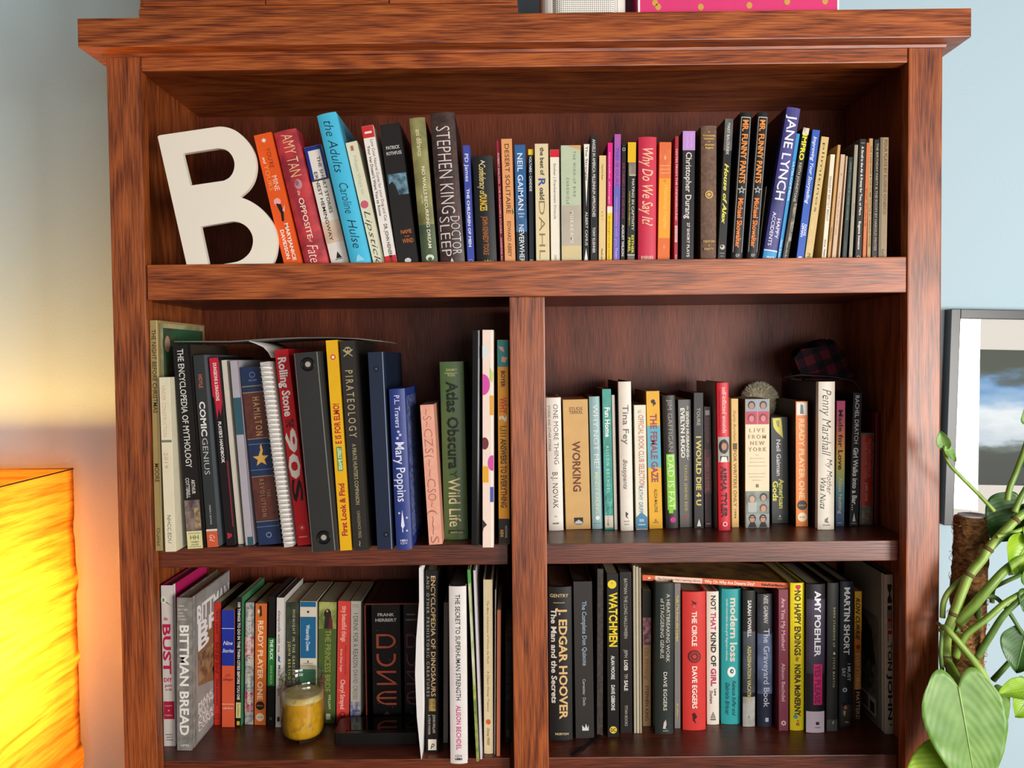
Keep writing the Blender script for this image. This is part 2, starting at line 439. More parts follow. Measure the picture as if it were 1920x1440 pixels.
cpart('plinth', B().box(-.5965, .5965, .006, .0245, 0, .10, WX, .002).box(-XP + .001, XP - .001, .0245, BACK, .08, .10, WS))
SHELF = {'top': (ZO - .006, 'books on the top shelf'), 'ml': (Z2, 'books on the middle shelf beside the lamp'), 'mr': (Z2, 'books on the middle shelf beside the plant'),
         'll': (Z3, 'books on the lower shelf beside the lamp'), 'lr': (Z3, 'books on the lower shelf beside the plant')}

# ---------------------------------------------------------------- things standing on the bookcase
ch = thing('wooden_chest', 'oak box with drawer fronts standing on the bookcase top', 'box', (0, 0, ZT1))
xa, xb = atY(261, 10, -.014).x, atY(970, 10, -.014).x
def sub(o, part):                              # a piece of a part
    o.parent = part; o.matrix_parent_inverse = Matrix.Identity(4); return o
def at0(o, p): o.parent = p; o.matrix_parent_inverse = Matrix.Translation(-Vector(p.location)); return o
at0(B().box(xa, xb, -.012, .22, ZT1 + .006, ZT1 + .24, WX, .001).build('carcass'), ch)
for q in range(3):
    xs_ = xa + .006 + (xb - xa - .012) * q / 3
    at0(B().box(xs_, xs_ + (xb - xa - .012) / 3 - .002, -.016, -.0115, ZT1 + .022, ZT1 + .12, WX, .001).build('drawer'), ch)
at0(B().box(xa - .001, xb + .001, -.014, -.0115, ZT1 + .006, ZT1 + .0185, WX, .0008).build('bottom_rail'), ch)
for sx in (xa + .01, xb - .04):
    for sy in (-.006, .18): at0(B().box(sx, sx + .03, sy, sy + .03, ZT1, ZT1 + .0065, WY).build('foot'), ch)

sp = thing('speaker', 'white tabletop speaker with a perforated metal grille on the bookcase top', 'speaker', (0, 0, ZT1))
def rr(x0, x1, y0, y1, r, n=6):
    o = []
    for cx, cy, a0 in ((x1 - r, y0 + r, -90), (x1 - r, y1 - r, 0), (x0 + r, y1 - r, 90), (x0 + r, y0 + r, 180)):
        o += [(cx + r * math.cos(math.radians(a0 + 90 * k / n)), cy + r * math.sin(math.radians(a0 + 90 * k / n))) for k in range(n + 1)]
    return o
xa, xb = atY(1016, 10, .0).x, atY(1178, 10, .0).x
at0(B().prism(rr(xa, xb, .012, .13, .02), ZT1 + .001, ZT1 + .17, paint('#dcd8cf', .5, .03)).build('body'), sp)
k = newmat('perforated_metal'); m, nt, p, Nn, L = k
tc = Nn('ShaderNodeTexCoord'); mp = Nn('ShaderNodeMapping'); mp.inputs['Scale'].default_value = (330, 1, 330); L(tc.outputs['Object'], mp.inputs[0])
fr_ = Nn('ShaderNodeVectorMath'); fr_.operation = 'FRACTION'; L(mp.outputs[0], fr_.inputs[0])
sb = Nn('ShaderNodeVectorMath'); sb.operation = 'SUBTRACT'; sb.inputs[1].default_value = (.5, 0, .5); L(fr_.outputs[0], sb.inputs[0])
ml = Nn('ShaderNodeVectorMath'); ml.operation = 'MULTIPLY'; ml.inputs[1].default_value = (1, 0, 1); L(sb.outputs[0], ml.inputs[0])
ln = Nn('ShaderNodeVectorMath'); ln.operation = 'LENGTH'; L(ml.outputs[0], ln.inputs[0])
lt = Nn('ShaderNodeMath'); lt.operation = 'LESS_THAN'; lt.inputs[1].default_value = .3; L(ln.outputs['Value'], lt.inputs[0])
mx = Nn('ShaderNodeMix'); mx.data_type = 'RGBA'; mx.inputs[6].default_value = lin('#efebe2'); mx.inputs[7].default_value = lin('#6b655c'); L(lt.outputs[0], mx.inputs[0]); L(mx.outputs[2], p.inputs['Base Color']); p.inputs['Roughness'].default_value = .4
at0(B().prism(rr(xa + .016, xb - .012, .002, .05, .018), ZT1 + .003, ZT1 + .165, m).build('grille'), sp)
at0(B().prism(rr(xa + .003, xb - .003, .015, .125, .018), ZT1, ZT1 + .0012, paint('#444444')).build('foot'), sp)

pb = thing('gift_box', 'hot pink box with gold dots and white edges on the bookcase top', 'box', (0, 0, ZT1))
xa, xb = atY(1198, 8, .0).x, atY(1574, 8, .0).x
b = B(); b.box(xa, xb, .004, .2, ZT1, ZT1 + .16, paint('#d63a72', .5, .05), .001)
bx = at0(b.build('box_body'), pb)
b = B()
for u, v in ((1228, 5), (1234, 13), (1314, 13), (1405, 10), (1476, 3), (1547, 2), (1280, -16), (1340, -30), (1440, -22), (1520, -34), (1240, -40)):
    q = atY(u, v, .0036); f = b.poly([(q.x + .0046 * math.cos(a), .0037, max(q.z + .0052 * math.sin(a), ZT1 + .0005)) for a in (2 * math.pi * j / 14 for j in range(14))], paint('#c99a4e', .35, .1))
sub(b.build('dot_print'), bx)
for xx in (xa - .0008, xb - .0022): at0(B().box(xx, xx + .003, .0032, .007, ZT1, ZT1 + .16, paint('#efe4e2', .5, .03)).build('edge_trim'), pb)
at0(B().box(xa - .002, xb + .002, .001, .203, ZT1 + .161, ZT1 + .20, paint('#d63a72', .5, .05), .001).build('lid'), pb)

# ---------------------------------------------------------------- the letter leaning at the end of the top shelf
def L4(x, y): q = atY(260 + x / 4, 180 + y / 4, .006); return (q.x, q.z)
def curve(pts, n=5):
    """closed smooth outline; points given as (x, y, 1) stay sharp corners"""
    out = []; m_ = len(pts)
    for k in range(m_):
        a, c = pts[k], pts[(k + 1) % m_]
        pa = a if len(a) == 3 else pts[k - 1]; pc = c if len(c) == 3 else pts[(k + 2) % m_]
        out.append((a[0], a[1]))
        if len(a) == 3 and len(c) == 3: continue
        for j in range(1, n):
            t = j / n; t2 = t * t; t3 = t2 * t
            out.append(tuple(.5 * ((2 * a[d]) + (-pa[d] + c[d]) * t + (2 * pa[d] - 5 * a[d] + 4 * c[d] - pc[d]) * t2 + (-pa[d] + 3 * a[d] - 3 * c[d] + pc[d]) * t3) for d in (0, 1)))
    return out
outer = [(366, 1296, 1), (146, 322, 1), (143, 305), (158, 294, 1), (560, 235, 1), (625, 230), (700, 247), (765, 287), (824, 350), (864, 425), (881, 505), (877, 580), (855, 650), (815, 708), (757, 757, 1), (830, 785), (900, 830), (962, 892), (1010, 965), (1034, 1040), (1040, 1110), (1030, 1190), (1008, 1250), (975, 1296, 1)]
h1 = [(330, 432, 1), (590, 392, 1), (650, 402), (695, 440), (718, 500), (712, 560), (684, 608), (640, 635, 1), (388, 672, 1)]
h2 = [(463, 980, 1), (700, 940, 1), (760, 950), (815, 985), (850, 1040), (857, 1100), (838, 1165), (795, 1213), (745, 1240), (690, 1252, 1), (526, 1277, 1)]
q = atY(260 + 366 / 4, 180 + 1296 / 4, .006)
b = B(); b.plate([[L4(*p_) for p_ in curve(lp)] for lp in (outer, h1, h2)], .006, .015, paint('#e9e0cf', .5, .03, 12))
zmin = min(v.co.z for v in b.bm.verts)
for v in b.bm.verts: v.co.z += 0; v.co.z = max(v.co.z, SHELF['top'][0] + .0003)
bo = b.build('letter_sign'); bo['label'] = 'large white painted letter leaning at the end of the top shelf'; bo['category'] = 'letter'

# ---------------------------------------------------------------- paper lamp
lamp = thing('paper_lamp', 'square wrinkled paper lamp glowing orange beside the bookcase', 'lamp', (-.97, .06, 0))
def paper(name, vert_bump):
    m, nt, p, Nn, L = newmat(name); nt.nodes.remove(p); out = nt.nodes['Material Output']
    tc = Nn('ShaderNodeTexCoord'); mp = Nn('ShaderNodeMapping'); mp.inputs['Rotation'].default_value = (.22, 0, 0); mp.inputs['Scale'].default_value = (6, 6, 95)
    no = Nn('ShaderNodeTexNoise'); no.inputs['Scale'].default_value = 1; no.inputs['Detail'].default_value = 5; no.inputs['Roughness'].default_value = .6
    L(tc.outputs['Object'], mp.inputs[0]); L(mp.outputs[0], no.inputs['Vector'])
    cr = Nn('ShaderNodeValToRGB'); e = cr.color_ramp.elements; e[0].position = .30; e[0].color = lin('#b06a20'); e[1].position = .56; e[1].color = lin('#e0a248'); L(no.outputs['Fac'], cr.inputs[0])
    bp = Nn('ShaderNodeBump'); bp.inputs['Strength'].default_value = .5; bp.inputs['Distance'].default_value = .004; L(no.outputs['Fac'], bp.inputs['Height'])
    tr = Nn('ShaderNodeBsdfTranslucent'); df = Nn('ShaderNodeBsdfDiffuse'); ms = Nn('ShaderNodeMixShader'); ms.inputs[0].default_value = .70
    for sh in (tr, df): L(cr.outputs[0], sh.inputs['Color']); L(bp.outputs[0], sh.inputs['Normal'])
    L(df.outputs[0], ms.inputs[1]); L(tr.outputs[0], ms.inputs[2]); L(ms.outputs[0], out.inputs['Surface']); return m
PM = paper('lamp_paper', 1)
lx1 = atY(137, 877, .26).x; lz1 = atY(137, 877, .26).z
lx0, ly0, ly1, lz0 = lx1 - .28, -.06, .26, .34
b = B(); nz = 60; ny = 14; i = b.mi(PM)
def side(fn, nu):
    g = [[b.bm.verts.new(fn(a / nu, c / nz)) for a in range(nu + 1)] for c in range(nz + 1)]
    for c in range(nz):
        for a in range(nu):
            f = b.bm.faces.new((g[c][a], g[c][a + 1], g[c + 1][a + 1], g[c + 1][a])); f.smooth = True; f.material_index = i
def wob(z, k): return .0022 * math.sin(z * 37 + k) + .0016 * math.sin(z * 91 + 2 * k)
zz_ = lambda t: lz0 + (lz1 - lz0) * t
side(lambda s_, t: (lx1 + wob(zz_(t), 1) - .006 * math.sin(math.pi * s_) + .004 * (1 - t), ly0 + (ly1 - ly0) * s_, zz_(t)), ny)
side(lambda s_, t: (lx0 - wob(zz_(t), 2), ly0 + (ly1 - ly0) * s_, zz_(t)), ny)
side(lambda s_, t: (lx0 + (lx1 - lx0) * s_, ly1 + .4 * wob(zz_(t), 3) * math.sin(math.pi * s_), zz_(t)), ny)
side(lambda s_, t: (lx0 + (lx1 - lx0) * s_, ly0 + .4 * wob(zz_(t), 4) * math.sin(math.pi * s_), zz_(t)), ny)
bmesh.ops.remove_doubles(b.bm, verts=b.bm.verts, dist=.004); shade = at0(b.build('lamp_shade', normals=False), lamp)
wire = paint('#5a4326', .5, .05)
sub(B().tube([(lx0, ly0, lz1 - .002), (lx1, ly0, lz1 - .002), (lx1, ly1, lz1 - .002), (lx0, ly1, lz1 - .002)], .0014, wire, 6, True).build('rim_wire'), shade)
cxl, cyl = lx1 - .17, .03
at0(B().lathe([(0, 0), (.12, 0), (.12, .015), (.012, .025), (.012, .77), (.022, .775), (.022, .81), (0, .81)], paint('#2a2320', .4), 24, cxl, cyl).build('base'), lamp)
b = B()
for sx, sy in ((lx0, ly0), (lx1, ly0), (lx1, ly1), (lx0, ly1)): b.tube([(sx, sy, lz0 + .002), (cxl, cyl, lz0 + .03)], .003, wire, 6)
sub(b.build('shade_spider'), shade)
m, nt, p, Nn, L = newmat('bulb_glow'); p.inputs['Emission Color'].default_value = (1, .62, .26, 1); p.inputs['Emission Strength'].default_value = 30; p.inputs['Base Color'].default_value = (1, .8, .6, 1)
at0(B().lathe([(0, .81), (.014, .81), (.016, .83), (.03, .86), (.033, .88), (.028, .90), (.014, .911), (0, .914)], m, 20, cxl, cyl).build('bulb'), lamp)
pl = bpy.data.lights.new('lamp_light', 'POINT'); pl.energy = 25; pl.color = (1.0, .54, .12); pl.shadow_soft_size = .07
po = bpy.data.objects.new('lamp_light', pl); C.objects.link(po); po.location = (cxl, cyl, .985); at0(po, lamp)

# ---------------------------------------------------------------- top shelf books
Wt, Bk, Gd = '#ece6da', '#1d1b1b', '#c9a45c'
def top(*a, Y=.018, **k): return bk('top', *a, Y=Y, **k)
top(531, 566, 492, 475, 255, '#e2571c', 'p', [star(.5, .05, .16, Wt, 6), T('YOU\'RE', .11, .26, .62, .26, '#5a2410', 't'), T('MINE', .32, .43, .62, .30, Wt, 't'), T('and', .17, .22, .28, .16, Wt, 'i'), T('YOURS', .23, .42, .30, .26, '#f3a25c', 't'),
    E(.45, .51, .2, .2, '#e9a3a0'), P([(.35, .52), (.62, .535), (.66, .60), (.58, .66), (.46, .66), (.5, .6)], '#2a1d22'), P([(.62, .58), (.82, .54), (.72, .6)], '#e9a3a0'), T('MARYJANICE', .68, .96, .66, .20, Wt, 'b'), T('DAVIDSON', .72, .94, .34, .20, Wt, 'b')],
    'bright orange paperback leaning against the large white letter, small dancing figure printed on it', Y=.016, left=[R(.0, 1, 0, 1, '#b23c2c')])
top(571, 616, 492, 513, 251, mottle('#8f2230', '#c2383d', 45, .4), 'h', [T('AMY TAN', .03, .34, .56, .52, '#e0b98a', 't'), E(.55, .40, .16, .22, '#b9878a'), E(.5, .39, .08, .12, '#8f5a66'), T('the', .445, .48, .5, .14, '#e4b9a4', 'i'), T('OPPOSITE', .50, .80, .52, .24, '#f0d3c0'), T('of', .80, .83, .5, .14, '#e4b9a4', 'i'), T('Fate', .845, .975, .52, .5, '#f3ded2', 'ti')],
    'deep red hardcover with tall gold author lettering, next after the bright orange paperback', Y=.020)
top(620, 655, 492, 569, 278, '#dcd5cb', 'p', [R(0, 1, 0, .27, '#1c2f7c'), R(.18, .86, .035, .3, '#ded7cf'), R(0, 1, .27, .285, '#3a3f52'), N(0, 1, .62, .80, '#c5a58b', '#d6bfa8', 30), T('THE SHORT STORIES', .09, .56, .68, .19, '#46382f'), T('ERNEST HEMINGWAY', .21, .78, .34, .19, '#46382f'), P([(.5, .875), (.68, .93), (.36, .93)], '#2b2b2b'), R(.3, .7, .935, .94, '#2b2b2b')],
    'off-white paperback with a navy top end, set low beside the tall sky blue hardcover', Y=.026)
top(657, 695, 492, 594, 218, '#45b4d6', 'h', [T('the Adults', .05, .39, .52, .50, '#1d2b3a', 'ti'), T('Caroline', .46, .66, .56, .46, '#1d2b3a', 'ti'), T('Hulse', .70, .89, .56, .46, '#1d2b3a', 'ti'), P([(.3, .975), (.4, .945), (.5, .93), (.62, .95), (.75, .975)], '#8fd0e4')],
    'tall sky blue hardcover leaning with dark handwriting down its back', Y=.010, board='#3f8aa6')
top(699, 722, 492, 647, 269, '#d9d3b6', 'p', [R(.36, .6, .03, .07, '#a66a56'), T('Fifteen Ways to', .11, .42, .55, .30, '#b9b79c'), E(.42, .5, .34, .34, '#c85a6a'), T('Lipstick', .55, .98, .5, .52, '#4b4038', 'ti')],
    'thin cream paperback with a small red lip print, close behind the sky blue hardcover', Y=.022, board='#cbc6ad')
top(722, 745, 492, 677, 238, '#e6dfd6', 'p', [R(0, 1, 0, .085, '#c92f2f'), R(0, 1, .925, 1, '#c92f2f'), R(.2, .8, .04, .055, '#efd9d0'), T('Low Cost Natural Cures for your Dog and Cat', .10, .68, .70, .24, '#7c6f68'), T('Your Vet Doesn\'t Want You to Know', .14, .64, .32, .24, '#3a302c'), T('DR. JOHN HEINERMAN', .70, .98, .58, .30, '#3a302c')],
    'narrow white paperback with red caps at head and foot on the top shelf', Y=.016)
top(746, 785, 492, 711, 235, '#2a2726', 'p', [H('PATRICK', .18, .84, .165, .17, '#cfcac4'), H('ROTHFUSS', .16, .90, .205, .17, '#cfcac4'), N(.08, .98, .35, .50, '#27404f', '#6f95a6', 80), P([(.08, .42), (.25, .40), (.4, .44), (.5, .5), (.08, .52)], '#2b2a28'), H('NAME', .34, .86, .76, .2, '#c66a36'), H('OF THE', .5, .72, .795, .08, '#c66a36'), H('WIND', .36, .9, .825, .22, '#c66a36'), E(.5, .965, .16, .13, '#cfcac4')],
    'thick worn black paperback with a strip of stormy sky across its back', Y=.014, board='#1f1d1d')
top(791, 821, 492, 767, 223, '#7a7642', 'h', [N(0, 1, 0, 1, '#5c5a2a', '#96905a', 20), N(0, 1, .72, 1, '#34442e', '#4c5a3a', 25), T('ani difranco', .08, .26, .52, .34, '#d5cfa0'), T('NO WALLS', .33, .52, .62, .22, '#e6e2c4'), T('and the', .52, .58, .4, .14, '#cfcba0', 'i'), T('RECURRING DREAM', .53, .88, .62, .22, '#e6e2c4'), E(.55, .945, .26, .2, '#d5d6c8'), E(.55, .955, .14, .12, '#4c5a3a')],
    'tall mossy olive green hardcover with pale lettering on the top shelf', Y=.016, board='#15110f')
top(826, 872, 492, 806, 214, mottle('#30211e', '#46322e', 90, .35), 'h', [T('STEPHEN KING', .09, .66, .50, .60, '#cfc6c2', 't'), T('DOCTOR', .68, .93, .74, .40, '#cfc6c2', 't'), T('SLEEP', .68, .94, .30, .44, '#cfc6c2', 't'), P([(.48, .95), (.58, .985), (.4, .985)], '#cfc6c2'), T('~ ~ ~', .2, .75, .86, .1, '#8d3a3c', 'i')],
    'thickest tall dark brown hardcover with chalky scrawled letters on the top shelf', Y=.014, board='#2b2019')
top(876, 890, 492, 867, 273, '#3c4a9c', 'p', [T('PD James', .07, .30, .5, .52, '#d6d6e4'), T('THE CHILDREN OF MEN', .36, .84, .5, .38, '#e2e2ee', 'b'), O(.5, .96, .3, '#9aa0c8', '#3c4a9c')],
    'slim royal blue paperback next to the thick dark brown hardcover', Y=.016)
top(894, 932, 492, 886, 294, '#2b2c2e', 'h', [T('A', .04, .075, .5, .22, '#d8d2c4'), T('Confederacy of', .075, .36, .46, .34, '#d8c27c', 'i'), T('DUNCES', .36, .50, .46, .36, '#d9b23e', 'b'), T('JOHN KENNEDY TOOLE', .55, .90, .5, .28, '#b5682e'), P([(.5, .985), (.25, .955), (.42, .965), (.36, .945), (.5, .96), (.55, .94), (.6, .96), (.75, .945), (.66, .965), (.85, .955), (.62, .985)], '#c9b567')],
    'short charcoal hardcover with gold and orange lettering, between royal blue and thin red spines', Y=.020)
top(938, 945.5, 492, 930, 264, '#9c2438', 'p', [T('ROBERT DALTON', .10, .34, .5, .5, '#e0c3c0'), T('THE PLAYGOER\'S STUDIES', .36, .74, .5, .5, '#e0c3c0'), T('ADRIENNE RICH', .77, .98, .5, .5, '#e0c3c0')],
    'very thin crimson paperback squeezed beside the peach paperback', Y=.020)
top(946, 967, 492, 939, 261, '#dc9a63', 'p', [T('DESERT SOLITAIRE', .04, .59, .52, .42, '#6b3a1c'), P([(.8, .54), (.98, .58), (.84, .6)], '#2f6b43'), T('EDWARD ABBEY', .65, .93, .52, .34, '#6b3a1c')],
    'peach orange paperback with plain brown capitals on the top shelf', Y=.014)
top(969, 990, 492, 964, 272, '#2c5f94', 'p', [N(0, 1, .45, .72, '#1f3f66', '#35689a', 40), R(0, 1, .72, 1, '#22262c'), T('NEIL GAIMAN', .07, .54, .50, .50, '#d9e2ea'), R(.2, .8, .565, .575, '#9db4c8'), R(.3, .7, .59, .6, '#9db4c8'), T('NEVERWHERE', .66, 1.0, .5, .46, '#d9e2ea')],
    'blue paperback fading to black at its foot with white capitals, beside the peach one', Y=.016)
top(992, 1002, 492, 990, 280, '#23262c', 'p', [R(0, 1, 0, .05, '#e0be2c'), T('VOLTAIRE • CANDIDE', .06, .36, .45, .5, '#d9dde2'), R(.1, .8, .945, .99, '#8f98a4')],
    'thin black paperback with a small yellow cap, after the blue paperback', Y=.020)
top(1005, 1031, 492, 1002, 270, '#d9c9a0', 'p', [T('the best of', .03, .26, .55, .30, '#4a443e', 'b'), T('R', .285, .35, .52, .5, '#3e4f92', 'b'), T('oald', .36, .46, .52, .34, '#4a443e', 'b'), T('DAHL', .47, .95, .50, .46, '#8a7346', 't'), O(.5, .985, .22, '#6d6a5e', '#d9c9a0')],
    'cream paperback with one large blue initial among dark letters', Y=.014)
top(1033, 1051, 492, 1031, 281, '#e4dccb', 'p', [R(0, 1, 0, .065, '#c8202e'), T('Stoker | Frankenstein Dracula', .12, .60, .5, .26, '#80766a'), T('OXFORD', .91, .99, .5, .26, '#80766a')],
    'white paperback with a bright red cap, beside the pale green thick paperback', Y=.018)
top(1053, 1091, 492, 1051, 273, '#b4bfa2', 'p', [N(0, 1, .50, .85, '#aaa08e', '#b5ac9a', 20), N(0, 1, .84, 1, '#c4b48a', '#d6bd86', 20), P([(.3, 0.002), (1, 0.002), (1, .04)], '#d39a5e'), T('THE WIND-UP BIRD', .05, .43, .68, .13, '#6d7a6a', 'w'), T('CHRONICLE', .27, .49, .34, .13, '#6d7a6a', 'w'), T('MURAKAMI', .55, .81, .52, .18, '#ded7c6', 'w')],
    'wide pale sage green paperback fading to sand at its foot', Y=.014)
top(1093, 1105, 492, 1094, 270, '#26221f', 'p', [P([(.04, .003), (.96, .003), (.5, .52)], '#e6dfd0'), T('The Stranger', .02, .31, .5, .4, '#4a443c'), T('ALBERT CAMUS', .56, .84, .55, .42, '#cfc8bc'), P([(.5, .86), (.88, .995), (.12, .995)], '#e6dfd0')],
    'thin black paperback with a long white wedge tapering down its back', Y=.016)
top(1107, 1120.5, 492, 1107, 254, '#2c2a2a', 'p', [T('ANGELS IN AMERICA: MILLENNIUM APPROACHES', .03, .63, .5, .44, '#c3bfba', 'b'), T('TONY KUSHNER', .71, .91, .5, .4, '#c3bfba', 'b')],
    'tall thin black paperback with two lines of small white capitals, beside the wedge-marked one', Y=.014)
top(1122, 1136, 492, 1123, 292, '#dcbf86', 'p', [T('Yasmina Reza', .08, .22, .5, .24, '#6d5836'), T('\'ART\'', .49, .61, .5, .3, '#b99a5c', 'w'), T('faber', .85, .97, .5, .24, '#6d5836')],
    'short plain butter-coloured paperback on the top shelf', Y=.018)
top(1137.5, 1148, 492, 1139, 268, '#d41f7e', 'p', [R(0, 1, .52, 1, '#e9c21d'), R(0, 1, .525, .575, '#e6d9c8'), T('ntozake shange', .08, .50, .45, .3, '#e9a9c8'), T('for colored girls who have considered', .60, .98, .45, .34, '#8a6a1c')],
    'thin paperback with hot pink upper half and yellow lower half', Y=.016)
top(1149.5, 1162, 492, 1152, 252, '#7a52a6', 'p', [N(0, 1, 0, .4, '#b04e9e', '#8f4ea2', 20), N(0, 1, .4, 1, '#7a52ac', '#5060b4', 20), T('THIS IS OURS', .10, .40, .5, .5, '#5a4fb0', 'b'), T('conversations with you', .48, .86, .5, .4, '#a58ad0'), T('Theatre', .87, .96, .5, .36, '#c6b6e0')],
    'slim purple paperback shading from magenta to violet on the top shelf', Y=.014)
top(1163, 1172, 492, 1165.5, 269, '#25211f', 'p', [E(.5, .05, .38, .38, '#9d9890'), E(.5, .05, .22, .22, '#25211f'), T('JOE TURNER\'S COME AND GONE', .16, .62, .5, .5, '#7d2f52', 'b'), T('AUGUST WILSON', .67, .93, .5, .5, '#d5d0c8', 'b')],
    'thin black paperback with a round emblem at its head, between purple and yellow-topped books', Y=.018)
top(1175, 1191, 492, 1177, 267, '#2e2d28', 'p', [R(0, 1, 0, .165, '#dcb018'), N(.15, 1, .165, .265, '#77695a', '#a08f7c', 40), R(.2, 1, .265, .275, '#b9b2a0'), T('MATING IN CAPTIVITY', .30, .72, .68, .30, '#d4d0c0'), T('Unlocking Erotic Intelligence', .40, .68, .3, .2, '#b3a93e', 'i'), T('ESTHER', .76, .91, .68, .28, '#cdc23e', 'b'), T('PEREL', .78, .90, .28, .28, '#cdc23e', 'b'), R(.1, .9, .925, 1, '#6d665c'), R(.06, .94, .918, .926, '#d0cabc')],
    'charcoal paperback with a yellow block at its head and yellow author letters', Y=.016)
top(1196, 1230, 492, 1197, 258, '#c3304a', 'h', [T('Why Do We Say It?', .09, .70, .52, .62, '#e7b792', 'i'), H('BARNES', .16, .84, .945, .13, '#e7c3b0'), H('& NOBLE', .16, .84, .962, .12, '#e7c3b0'), H('BOOKS', .22, .8, .98, .1, '#e7c3b0')],
    'raspberry red hardcover with flowing peach script, standing before the orange worn paperback', Y=.014)
top(1232.5, 1256, 492, 1236, 267, '#d9692f', 'p', [N(.03, .97, .02, .29, '#d4622f', '#e07a3a', 40), R(.04, .96, .295, .785, '#e59a2a'), P([(.5, .1), (.6, .13), (.5, .15), (.4, .13)], '#f0a860'), T('★★★★', .305, .33, .5, .3, '#b98224'), T('Wuthering Heights', .35, .71, .62, .34, '#f0b65a', 'i'), R(.1, .9, .19, .195, '#efab6a'), R(.1, .9, .22, .225, '#efab6a'), R(.1, .9, .25, .255, '#efab6a'), T('0', .845, .87, .5, .2, '#f0b070')],
    'worn orange paperback with an amber panel in the middle of its back', Y=.018)
top(1263.5, 1271, 492, 1265.5, 256, '#a8263a', 'p', [T('NOTES FROM THE UNDERGROUND', .10, .66, .5, .5, '#e0c0bc'), R(.15, .85, .70, .83, '#cfb3ae'), T('DOSTOEVSKY', .71, .82, .5, .44, '#a8263a'), T('POE', .93, .97, .5, .4, '#e0c0bc')],
    'very thin dark red paperback with a pale label near its foot, beside the lilac-topped book', Y=.014)
top(1277, 1301, 492, 1280, 246, '#2a2827', 'p', [R(0, 1, 0, .145, '#b98acb'), T('Perfectly', .02, .125, .72, .2, '#cba6da'), T('Crafted', .02, .125, .4, .2, '#cba6da'), T('Christopher Durang', .16, .66, .52, .48, '#d9d4ce'), T('27 SHORT PLAYS', .69, .95, .54, .22, '#c8c3bd', 'b'), R(0, 1, .985, 1, '#8f6aa0')],
    'black paperback with a lilac block at its head and tall white name', Y=.014)
top(1313.5, 1343, 492, 1314, 237, mottle('#5d4436', '#6f5444', 200, .75), 'h', [H('A', .45, .55, .045, .12, '#d6b05e'), H('Pronouncing', .12, .9, .07, .12, '#d6b05e', 'b'), H('Dictionary', .16, .84, .093, .12, '#d6b05e', 'b'), H('of', .42, .58, .114, .10, '#d6b05e'), H('American', .2, .82, .137, .12, '#d6b05e', 'b'), H('English', .26, .76, .16, .12, '#d6b05e', 'b'), O(.5, .50, .26, '#c9a35a', '#66493a', .7), star(.5, .50, .17, '#c9a35a', 8, .5), H('KENYON', .14, .86, .84, .13, '#c9a35a', 'b'), H('&', .44, .56, .868, .12, '#c9a35a'), H('KNOTT', .2, .8, .895, .13, '#c9a35a', 'b'), H('Merriam', .12, .86, .975, .13, '#c9a35a', 'b')],
    'brown cloth hardcover with gold titling and a gold round seal', Y=.016)
top(1345, 1361, 492, 1359.5, 223, '#2b2a2a', 'p', [N(0, 1, 0, .22, '#4a4744', '#5d5a56', 60), T('MARY BALOUNEK', .03, .25, .5, .36, '#c9c5be'), T('House of Alex', .31, .73, .5, .50, '#d9d24a', 'bi'), E(.5, .89, .30, .3, '#bdb8b0'), E(.42, .885, .14, .14, '#2b2a2a'), R(.2, .8, .93, .935, '#8c8882'), R(.3, .7, .95, .955, '#8c8882')],
    'slim black paperback with bright yellow slanted script, after the brown cloth hardcover', Y=.012, board='#3a3735')
for k, (a, c, e, lab) in enumerate(((1370, 1392, 1388, 'black hardcover with orange cartoon letters, twin standing next to the yellow-script paperback'), (1399, 1420, 1420.5, 'black hardcover with orange cartoon letters, twin standing next to the tall navy hardcover'))):
    top(a, c, 492, e, 212, '#1b1a1b', 'h', [R(.10, .14, .035, .93, '#b9b4ac'), R(.86, .90, .035, .93, '#b9b4ac'), R(.10, .90, .03, .036, '#b9b4ac'), T('MR. FUNNY PANTS', .05, .47, .5, .52, '#e08a3c', 'b'), star(.5, .515, .36, '#c9c4bc', 5, .42), star(.5, .515, .22, '#1b1a1b', 5, .42), T('Michael Showalter', .57, .90, .5, .46, '#dd7c34', 'b'), H('GP', .34, .7, .95, .26, '#a9a49c', 'b')], lab, Y=.016, board='#141314')
top(1420.4, 1421.8, 492, 1436.5, 350, '#d9d0bb', 'p', [], 'thin cream booklet slipped between the black twin hardcover and the tall navy hardcover', Y=.024, D=.1, name='booklet')
top(1428.5, 1455, 492, 1475.5, 203, '#343273', 'h', [N(0, 1, 0, .93, '#2c2c62', '#45408a', 14), R(0, 1, .93, 1, '#3d92c6'), R(0, 1, .926, .934, '#d5d9e6'), T('JANE LYNCH', .05, .60, .52, .66, '#e4e2ea'), T('HAPPY', .72, .85, .72, .26, '#d9d8e4'), T('ACCIDENTS', .68, .90, .32, .26, '#d9d8e4'), H('VOICE', .22, .8, .975, .16, '#dfe8f0', 'b')],
    'tallest navy blue hardcover with tall white capitals, leaning towards the plant side', Y=.010, board='#2a1f38')
top(1456, 1464, 492, 1493, 251, '#2f8fc9', 'p', [T('LA MIA COMMEDIA', .22, .52, .55, .5, '#cfe6f4'), T('Guida di Italiano', .82, .99, .5, .44, '#cfe6f4')],
    'thin sky blue paperback leaning on the tall navy hardcover', Y=.020)
top(1465.5, 1478, 492, 1506, 240, '#38332b', 'p', [N(0, 1, 0, .05, '#d9cdb0', '#3b342a', 70), T('IMPRO', .05, .24, .5, .72, '#e6dc2c', 'b'), T('KEITH JOHNSTONE', .26, .55, .5, .42, '#bfb8a8'), N(.45, .95, .56, .84, '#9c927c', '#38332b', 120), T('Theatre Arts Books', .84, .99, .5, .34, '#bfb8a8')],
    'tattered black paperback with fat yellow letters at its head', Y=.016)
